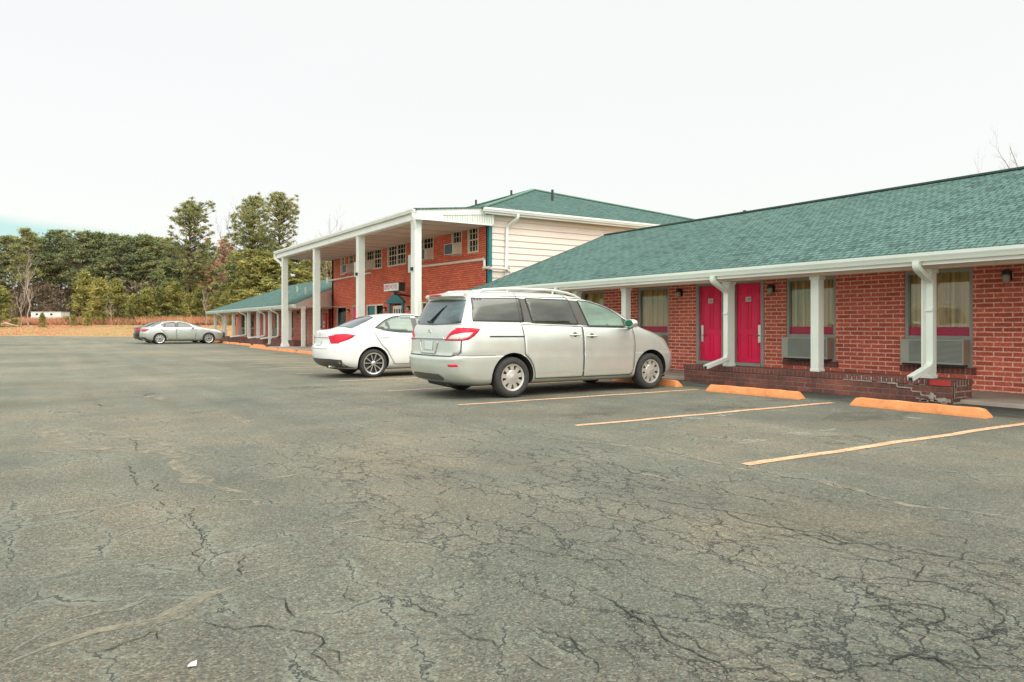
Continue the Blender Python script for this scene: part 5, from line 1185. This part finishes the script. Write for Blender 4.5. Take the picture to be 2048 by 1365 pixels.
sedan((5.33, 51.45, 0), 'distant silver sedan with bright spoked wheels parked at the far end', m_silver2, arows, (.97, 3.77), .92, aside, arear, 'fan', m_agl, 1.03)
sedan((5.25, 54.3, 0), 'black sedan mostly hidden behind the distant silver sedan', m_blackp, arows, (.97, 3.77), .92, aside, arear, 'fan', m_agl, 1.03)

# ------------------------------------------------------------------ trees
def leafmesh(name, cen, rad, cnt, size, m, seed, flat=.6, elong=2.6, tri=True):
    r = np.random.default_rng(seed); cen = np.array(cen, float); rad = np.array(rad, float); K = len(cen); idx = np.repeat(np.arange(K), cnt)
    n = len(idx); d = r.normal(size=(n, 3)); d /= np.linalg.norm(d, axis=1)[:, None]; rr_ = np.minimum(np.abs(r.normal(size=n))*.75, 1.9)
    c = cen[idx]+d*rr_[:, None]*rad[idx][:, None]*np.array([1, 1, flat])
    a = r.normal(size=(n, 3)); a += d*.8; a[:, 2] += .35; a /= np.linalg.norm(a, axis=1)[:, None]; bb = np.cross(a, r.normal(size=(n, 3))); bb /= np.linalg.norm(bb, axis=1)[:, None]+1e-9
    sz = size*(.6+.8*r.random(n))[:, None]
    if tri: V = np.stack([c-a*sz*.5-bb*sz/elong*.5, c-a*sz*.5+bb*sz/elong*.5, c+a*sz*.5], 1); k = 3
    else: V = np.stack([c-a*sz*.5, c+bb*sz/elong*.5, c+a*sz*.5, c-bb*sz/elong*.5], 1); k = 4
    V = V.reshape(-1, 3); me = bpy.data.meshes.new(name); me.vertices.add(len(V)); me.vertices.foreach_set('co', V.ravel().astype(np.float32))
    me.loops.add(n*k); me.loops.foreach_set('vertex_index', np.arange(n*k, dtype=np.int32)); me.polygons.add(n); me.polygons.foreach_set('loop_start', np.arange(0, n*k, k, dtype=np.int32))
    me.materials.append(m); me.update(); me.validate(); return me
def limb(b, p, q, r0, r1, m, rr, n=5, wob=.12, sides=6):
    p, q = Vector(p), Vector(q); L_ = (q-p).length; P = []
    for i in range(n+1):
        t = i/n; o = Vector((rr.uniform(-1, 1), rr.uniform(-1, 1), rr.uniform(-.4, .4)))*wob*L_*.12*(1 if 0 < i < n else 0); P.append(p.lerp(q, t)+o)
    b.tube(P, [r0+(r1-r0)*i/n for i in range(n+1)], m, sides); return P
def make_pine(kind, H, cb, cr, ncl, nleaf, ls, mleaf, seed, top=.25, lobes=0, trunkr=.2):
    """returns (crown mesh, trunk mesh); crown from cb*H to H"""
    rr = random.Random(seed); cen = []; rad = []; b = MB(); tp = limb(b, (0, 0, -.3), (rr.uniform(-.3, .3), rr.uniform(-.3, .3), H*.93), trunkr, trunkr*.16, m_bark, rr, 8, .10, 8)
    lob = [(rr.uniform(0, 6.28), rr.uniform(.25, .6), rr.uniform(.2, .95)) for _ in range(lobes)]
    for i in range(ncl):
        t = rr.random()**.85; z = H*(cb+(1-cb)*t)
        if kind == 'young': env = cr*(1-t)**.75*(1.0)+.15
        elif kind == 'tall': env = cr*(1-abs(2*t-1)**2.2*.75)*(.55 if t < .12 else 1)
        else: env = cr*(.55+.6*sin(pi*min(1, t*.9+.12)))*(1-.55*t**3)
        an = rr.random()*6.283; ra = env*(rr.random()**.55)
        if lobes and rr.random() < .35:
            la, lw, lt = lob[i % lobes]; an = la+rr.gauss(0, .35); z = H*(cb+(1-cb)*min(1, max(0, lt+rr.gauss(0, .07)))); ra = env*rr.uniform(.7, 1.2)
        if rr.random() < .10 and kind == 'tall': ra *= 1.2
        cen.append((cos(an)*ra, sin(an)*ra, z)); rad.append(rr.uniform(.5, 1.05)*(cr*.20 if kind == 'mid' else cr*.14 if kind == 'tall' else cr*.22))
        if rr.random() < .5:
            zb = max(H*cb*.85, z-ra*.5); k = min(8, zb/H/.93*8); base = tp[int(k)].lerp(tp[min(8, int(k)+1)], k-int(k)); base.z = min(base.z, H*.9)
            limb(b, base, cen[-1], trunkr*.28, .02, m_bark, rr, 3, .5, 4)
    cm = leafmesh('crown', cen, rad, nleaf, ls, mleaf, seed, .55 if kind != 'young' else .8)
    o = b.build('trunk', smooth=True, angle=60); tm = o.data; bpy.data.objects.remove(o); return cm, tm
def bare_tree_mesh(H, seed, m, spread=.55, levels=4, r0=.16, trunks=1, dens=5):
    rr = random.Random(seed); b = MB()
    def grow(p, d, ln, r, lv):
        q = p+d*ln; P = limb(b, p, q, r, r*.45, m, rr, 4, .9, 5 if lv > 1 else 3)
        if lv <= 0: return
        for k in range(dens if lv == levels else rr.randint(3, 4)):
            t = rr.uniform(.3, 1) if lv == levels else rr.uniform(.25, 1); i = min(3, int(t*4)); s_ = P[i].lerp(P[i+1], t*4-i)
            nd = (d+Vector((rr.gauss(0, 1), rr.gauss(0, 1), rr.gauss(.15, .5)))*spread).normalized(); grow(s_, nd, ln*rr.uniform(.35, .6), r*.4, lv-1)
    for k in range(trunks): grow(Vector((rr.uniform(-.3, .3)*k, rr.uniform(-.3, .3)*k, -.2)), Vector((rr.uniform(-.1, .1), rr.uniform(-.1, .1), 1)).normalized(), H*.75*(1-.15*k), r0, levels)
    o = b.build('trunk', smooth=True, angle=60); tm = o.data; bpy.data.objects.remove(o); return tm
def plant(name, parts, r, d, sc, label, cat, group=None, rz=None, zoff=0):
    o = empty(name, RD(r, d, terr(r, d)-.05+zoff), label, cat, group); o.rotation_euler.z = random.random()*6.28 if rz is None else rz; o.scale = (sc[0], sc[0], sc[1])
    for nm, me in parts:
        c = bpy.data.objects.new(nm, me); COL.objects.link(c); c.parent = o
    return o
def R_(px, d): return (px-1024)/1460*d
def Hh(py, d, r): return CAMH+(651-py)/1460*d-terr(r, d)
pines = [make_pine('mid', 18, .42, 3.1, 170, 72, .36, m_pine if i % 2 else m_dpine, 100+i, lobes=4, trunkr=.19) for i in range(5)]
tall = [make_pine('tall', 20, .36, 3.7, 420, 70, .27, m_pine, 201, lobes=5, trunkr=.30), make_pine('tall', 20, .20, 4.4, 520, 70, .27, m_pine, 207, lobes=6, trunkr=.26)]
young = [make_pine('young', 8, .04, 3.0, 90, 100, .42, m_ypine, 300+i, trunkr=.12) for i in range(3)]
mids = [make_pine('mid', 12, .15, 3.6, 110, 105, .52, (m_ypine, m_pine)[i % 2], 330+i, lobes=4, trunkr=.16) for i in range(3)]
rust = make_pine('mid', 12, .2, 3.2, 75, 60, .42, m_rust, 350, lobes=3, trunkr=.14)
place = ['at the left edge of the photo', 'near the left edge', 'behind the pale bare tree', 'right of the pale bare tree', 'above the white trailer', 'just right of the white trailer', 'left of the tree line centre', 'at the centre of the tree line', 'right of the tree line centre', 'above the young pines', 'above the black sedan', 'above the silver sedan roof', 'left of the tall lone pine', 'right of the tall lone pine']
tx = [(-70, 468), (-25, 474), (14, 470), (53, 459), (84, 480), (111, 462), (140, 478), (164, 464), (186, 468), (207, 466), (228, 470), (248, 472), (268, 476), (286, 470), (308, 473), (330, 480), (350, 486), (404, 505), (430, 520), (470, 500), (610, 520), (650, 525)]
for i, (px, py) in enumerate(tx):
    for row in range(2):
        d = 132+row*13+random.uniform(-3, 3); p2 = px+row*11; r = R_(p2, d); H = Hh(py+row*6+random.uniform(-2, 2), d, r)
        me = pines[(i*2+row) % 5]; pl = 'front' if row == 0 else 'back'
        ordn = ['first', 'second', 'third', 'fourth', 'fifth', 'sixth', 'seventh', 'eighth', 'ninth', 'tenth', 'eleventh', 'twelfth', 'thirteenth', 'fourteenth', 'fifteenth', 'sixteenth', 'seventeenth', 'eighteenth', 'nineteenth', 'twentieth', 'twenty-first', 'twenty-second'][i]
        plant('pine_tree', [('crown', me[0]), ('trunk', me[1])], r, d, (1.0+random.uniform(-.12, .15), H/18), 'dark background pine, %s from the left in the %s row of the woods' % (ordn, pl), 'pine tree', 'background pines of the woods')
for r_i, (px, py, d, sx, k, lb) in enumerate(((378, 404, 116, 1.02, 0, 'tall lone pine with bare lower trunk rising above the woods left of the rust tree'), (508, 395, 108, .92, 1, 'tall round-crowned pine, left one of the two rising beside the portico'), (556, 385, 112, .84, 0, 'tall round-crowned pine, right one of the two rising beside the portico'))):
    r = R_(px, d); H = Hh(py, d, r); plant('pine_tree', [('crown', tall[k][0]), ('trunk', tall[k][1])], r, d, (sx*1.0, H/20), lb, 'pine tree', rz=1.0+r_i)
for i, (px, py, d, sx) in enumerate(((-60, 560, 104, 1.1), (-2, 575, 104, 1.15), (170, 545, 112, 1.15), (200, 560, 109, 1.1), (235, 562, 108, 1.2), (268, 590, 106, .9), (292, 580, 108, 1.0), (318, 575, 110, 1.1), (350, 566, 113, 1.15), (378, 590, 108, .9), (402, 575, 112, 1.0), (432, 588, 106, .9), (452, 584, 100, .8), (486, 582, 98, .85), (510, 596, 97, .7), (148, 630, 101, .35), (176, 624, 101, .4), (85, 626, 100, .4))):
    r = R_(px, d); H = Hh(py, d, r); me = young[i % 3]; nm = ['outside the left edge', 'at the left edge, below the tall woods', 'leftmost of the big ones in mid field', 'second of the big ones in mid field', 'third of the big ones in mid field', 'behind the small bare rust tree', 'just left of the black sedan', 'above the black sedan tail', 'above the silver sedan rear', 'under the lone tall pine', 'above the silver sedan doors', 'above the silver sedan nose', 'golden and small, left of the far porch column', 'golden and small, above the far porch roof end', 'golden, above the porch roof', 'tiny one right of the trailer', 'tiny one in the orange grass', 'tiny one beside the bare tree foot'][i]
    plant('young_pine', [('crown', me[0]), ('trunk', me[1])], r, d, (sx*max(.4, H/8)**.6, H/8), 'yellow-green young pine, '+nm, 'pine tree', 'young pines in front of the woods')
for i, (px, py, d, sx, k) in enumerate(((400, 545, 124, 1.2, 0), (345, 520, 124, 1.2, 1), (490, 500, 116, 1.25, 1), (525, 505, 104, 1.1, 0), (565, 500, 106, 1.1, 1), (598, 510, 100, 1.1, 0), (630, 515, 98, 1.1, 2), (662, 520, 100, 1.1, 0), (540, 560, 96, 1.0, 2), (585, 560, 94, 1.0, 0), (620, 565, 93, 1.0, 2))):
    r = R_(px, d); H = Hh(py, d, r); me = mids[k]
    plant('mixed_pine', [('crown', me[0]), ('trunk', me[1])], r, d, (sx, H/12), 'bushy green pine %s' % ['under the woods line left of the lone tall pine', 'behind the young pines left of the lone pine', 'below the left one of the two tall pines', 'between the two tall pines at mid height', 'below the right one of the two tall pines', 'seen between the two left portico columns', 'seen left of the brick block edge', 'hidden behind the brick block', 'low in front of the two tall pines', 'low behind the left wing roof', 'low behind the roof near the brick block'][i], 'pine tree', 'bushy pines behind the left wing')
for i, (px, py, d, sx) in enumerate(((452, 482, 122, 1.05), (430, 530, 119, .75), (474, 530, 118, .75))):
    r = R_(px, d); H = Hh(py, d, r)
    plant('rust_tree', [('crown', rust[0]), ('trunk', rust[1])], r, d, (sx, H/12), ['large rust-brown leafed tree between the lone pine and the twin tall pines', 'smaller rust-brown tree left of the large one', 'smaller rust-brown tree right of the large one'][i], 'tree')
bt = [bare_tree_mesh(10, 11, m_palebark, .5, 4, .16, 1, 9), bare_tree_mesh(6, 12, m_palebark, .45, 3, .09, 1, 9)]
for i, (px, py, d, k, lb) in enumerate(((42, 545, 104, 0, 'pale bare tree, left one of the pair near the left edge'), (57, 520, 103, 0, 'pale bare tree, right and taller one of the pair near the left edge'), (224, 592, 101, 1, 'small bare tree in front of the young pines left of the sedans'), (411, 570, 96, 1, 'thin bare tree just left of the far porch roof end'), (20, 600, 104, 1, 'small bare tree in the brush at the left edge'))):
    r = R_(px, d); H = Hh(py, d, r); plant('bare_tree', [('trunk', bt[k])], r, d, (H/(10 if k == 0 else 6)*(.62 if k == 0 else .8), H/(10 if k == 0 else 6)), lb, 'bare tree', rz=i*1.7)
m_dbark = simple('dark_twigs', (.20, .15, .12), .95, .2, 2)
bt3 = bare_tree_mesh(9, 31, m_dbark, .42, 4, .10, 2, 8)
for (r, d, H, lb) in ((R_(2046, 46), 46, 12.2, 'bare tree rising behind the roof at the top right edge'), (R_(1960, 48), 48, 10.8, 'bare tree with one twig showing above the roof ridge'), (R_(655, 70), 70, 11.2, 'bare tree behind the portico roof'), (R_(470, 118), 118, 17.6, 'dead tree with thin limbs left of the twin tall pines')):
    plant('bare_tree', [('trunk', bt3)], r, d, (H/9*.6, H/9), lb, 'bare tree', rz=d)

# brush and grass masses
def band(name, n, r0, r1, d0, d1, h, wd, m, seed, lean=.45):
    r = np.random.default_rng(seed); rr_ = r.uniform(r0, r1, n); dd = r.uniform(d0, d1, n)+(-.385*(rr_+58)); hh = h*(.55+.6*r.random(n)); V = []
    for a, d, k in zip(rr_, dd, hh):
        p = RD(a, d, terr(a, d)-.05); t = r.uniform(-1, 1, 2)*lean*k; w2 = wd*r.uniform(.6, 1.4); ph = r.random()*3.14; V += [(p.x-w2*cos(ph), p.y-w2*sin(ph), p.z), (p.x+w2*cos(ph), p.y+w2*sin(ph), p.z), (p.x+t[0], p.y+t[1], p.z+k)]
    V = np.array(V); me = bpy.data.meshes.new(name); me.from_pydata(V.tolist(), [], [(3*i, 3*i+1, 3*i+2) for i in range(n)]); me.materials.append(m); o = bpy.data.objects.new(name, me); COL.objects.link(o); return o
tag(band('tall_grass', 42000, -90, -30, 105.5, 120, 1.35, .045, m_redgrass, 5), 'tall orange-pink dry grass field in front of the woods', 'grass', kind='stuff')
tag(band('roadside_grass', 9000, -86, -28, 86, 104, .16, .09, m_redgrass, 6), 'short dry blades on the tan verge', 'grass', kind='stuff')
r5 = np.random.default_rng(9); cen = []
for i in range(420):
    a = r5.uniform(-88, -30); d = 104.5+r5.uniform(0, 3.2)-.385*(a+58); p = RD(a, d, terr(a, d)+r5.uniform(-.15, .22)); cen.append(tuple(p))
me = leafmesh('brush', cen, [.42]*len(cen), 42, .26, m_under, 4, .7); o = bpy.data.objects.new('brush', me); COL.objects.link(o); tag(o, 'low brown brush along the edge of the verge', 'brush', kind='stuff')
cen = []
for i in range(2100):
    a = r5.uniform(-124, -22); d = r5.uniform(122, 160)-.2*(a+58); p = RD(a, d, terr(a, d)+r5.uniform(0, 7.5)**1.0); cen.append(tuple(p))
me = leafmesh('undergrowth', cen, [1.5]*len(cen), 46, .6, m_under, 5, .8); o = bpy.data.objects.new('undergrowth', me); COL.objects.link(o); tag(o, 'brown and grey undergrowth between the trunks of the woods', 'undergrowth', kind='stuff')

# white trailer behind the grass
d = 121; ra, rb_ = R_(62, d), R_(122, d); zz = terr(ra, d); b = MB()
fwd = RD(0, 1)-RD(0, 0); sx_ = RD(1, 0)-RD(0, 0); base = RD(ra, d, zz); ln = rb_-ra
def tb(b, a0, a1, f0, f1, z0, z1, m):
    P = lambda a, f, z: base+sx_*a+fwd*f+Vector((0, 0, z)); b.add([P(a, f, z) for z in (z0, z1) for f in (f0, f1) for a in (a0, a1)], [(0, 2, 3, 1), (4, 5, 7, 6), (0, 1, 5, 4), (2, 6, 7, 3), (0, 4, 6, 2), (1, 3, 7, 5)], m)
tb(b, 0, ln, 0, 2.4, .5, 2.2, m_white); tr = b.build('white_trailer', org=tuple(base)); tag(tr, 'long low white trailer half hidden by orange grass at the left', 'trailer')
def child(b, nm, par): o = b.build(nm, None); o.data.transform(Matrix.Translation(-Vector(par.location))); o.parent = par; return o
b = MB()
for k in (.8, 3.2): tb(b, k, k+.35, -.02, 0.0, 1.7, 2.0, m_dark)
child(b, 'vent', tr)
b = MB(); tb(b, .3, ln-.3, .2, 2.2, .1, .5, m_dark); child(b, 'chassis', tr)
b = MB(); tb(b, -.05, ln+.05, -.05, 2.45, 2.2, 2.27, m_col); child(b, 'roof', tr)
# leaning orange-tan guy-wire guard, litter
d = 92; p0, p1 = RD(R_(395, d), d, 0.1), RD(R_(366, d), d, 2.6); b = MB(); b.tube([p0, p0.lerp(p1, .75)], .045, m_orange, 8); g_ = b.build('guy_wire_guard', org=tuple(p0), smooth=True); tag(g_, 'leaning orange guy-wire guard behind the silver sedan', 'guard')
b = MB(); b.tube([p0.lerp(p1, .75), p0.lerp(p1, 1.0)], .012, m_dark, 6); child(b, 'wire', g_)
p = G(384, 1335); b = MB(); b.slab([(p.x-.016, p.y-.006, .008), (p.x+.012, p.y-.01, .006), (p.x+.017, p.y+.005, .016), (p.x-.003, p.y+.013, .009)], .003, m_paper, (0, 0, 1)); o = b.build('paper_scrap', org=(p.x, p.y, 0)); tag(o, 'small white paper scrap on the asphalt at the bottom left', 'litter')
d = 100; q = [RD(R_(px, d), d, terr(R_(px, d), d)+z) for px, z in ((2, .55), (10, .75), (22, .5), (38, .25))]; b = MB(); b.tube(q, [.10, .13, .12, .05], m_palebark, 8); fb = b.build('fallen_branch', org=tuple(q[0]), smooth=True); tag(fb, 'pale fallen branch in the dry grass at the left edge', 'branch')
# black chair on the far porch
b = MB(); cx, cy = 12.6, 45.7; b.box(cx-.25, cx+.25, cy-.25, cy+.25, .46, .50, m_black); ch = b.build('porch_chair', org=(cx, cy, .06), bevel=.01); tag(ch, 'dark chair on the far porch left of the last tall column', 'chair')
for (nm, bx) in (('backrest', (cx+.2, cx+.25, cy-.25, cy+.25, .50, .98)), ('leg', (cx-.25, cx-.21, cy-.25, cy-.21, .06, .46)), ('leg', (cx-.25, cx-.21, cy+.21, cy+.25, .06, .46)), ('leg', (cx+.21, cx+.25, cy-.25, cy-.21, .06, .46)), ('leg', (cx+.21, cx+.25, cy+.21, cy+.25, .06, .46))):
    b = MB(); b.box(*bx, m_black); child(b, nm, ch)
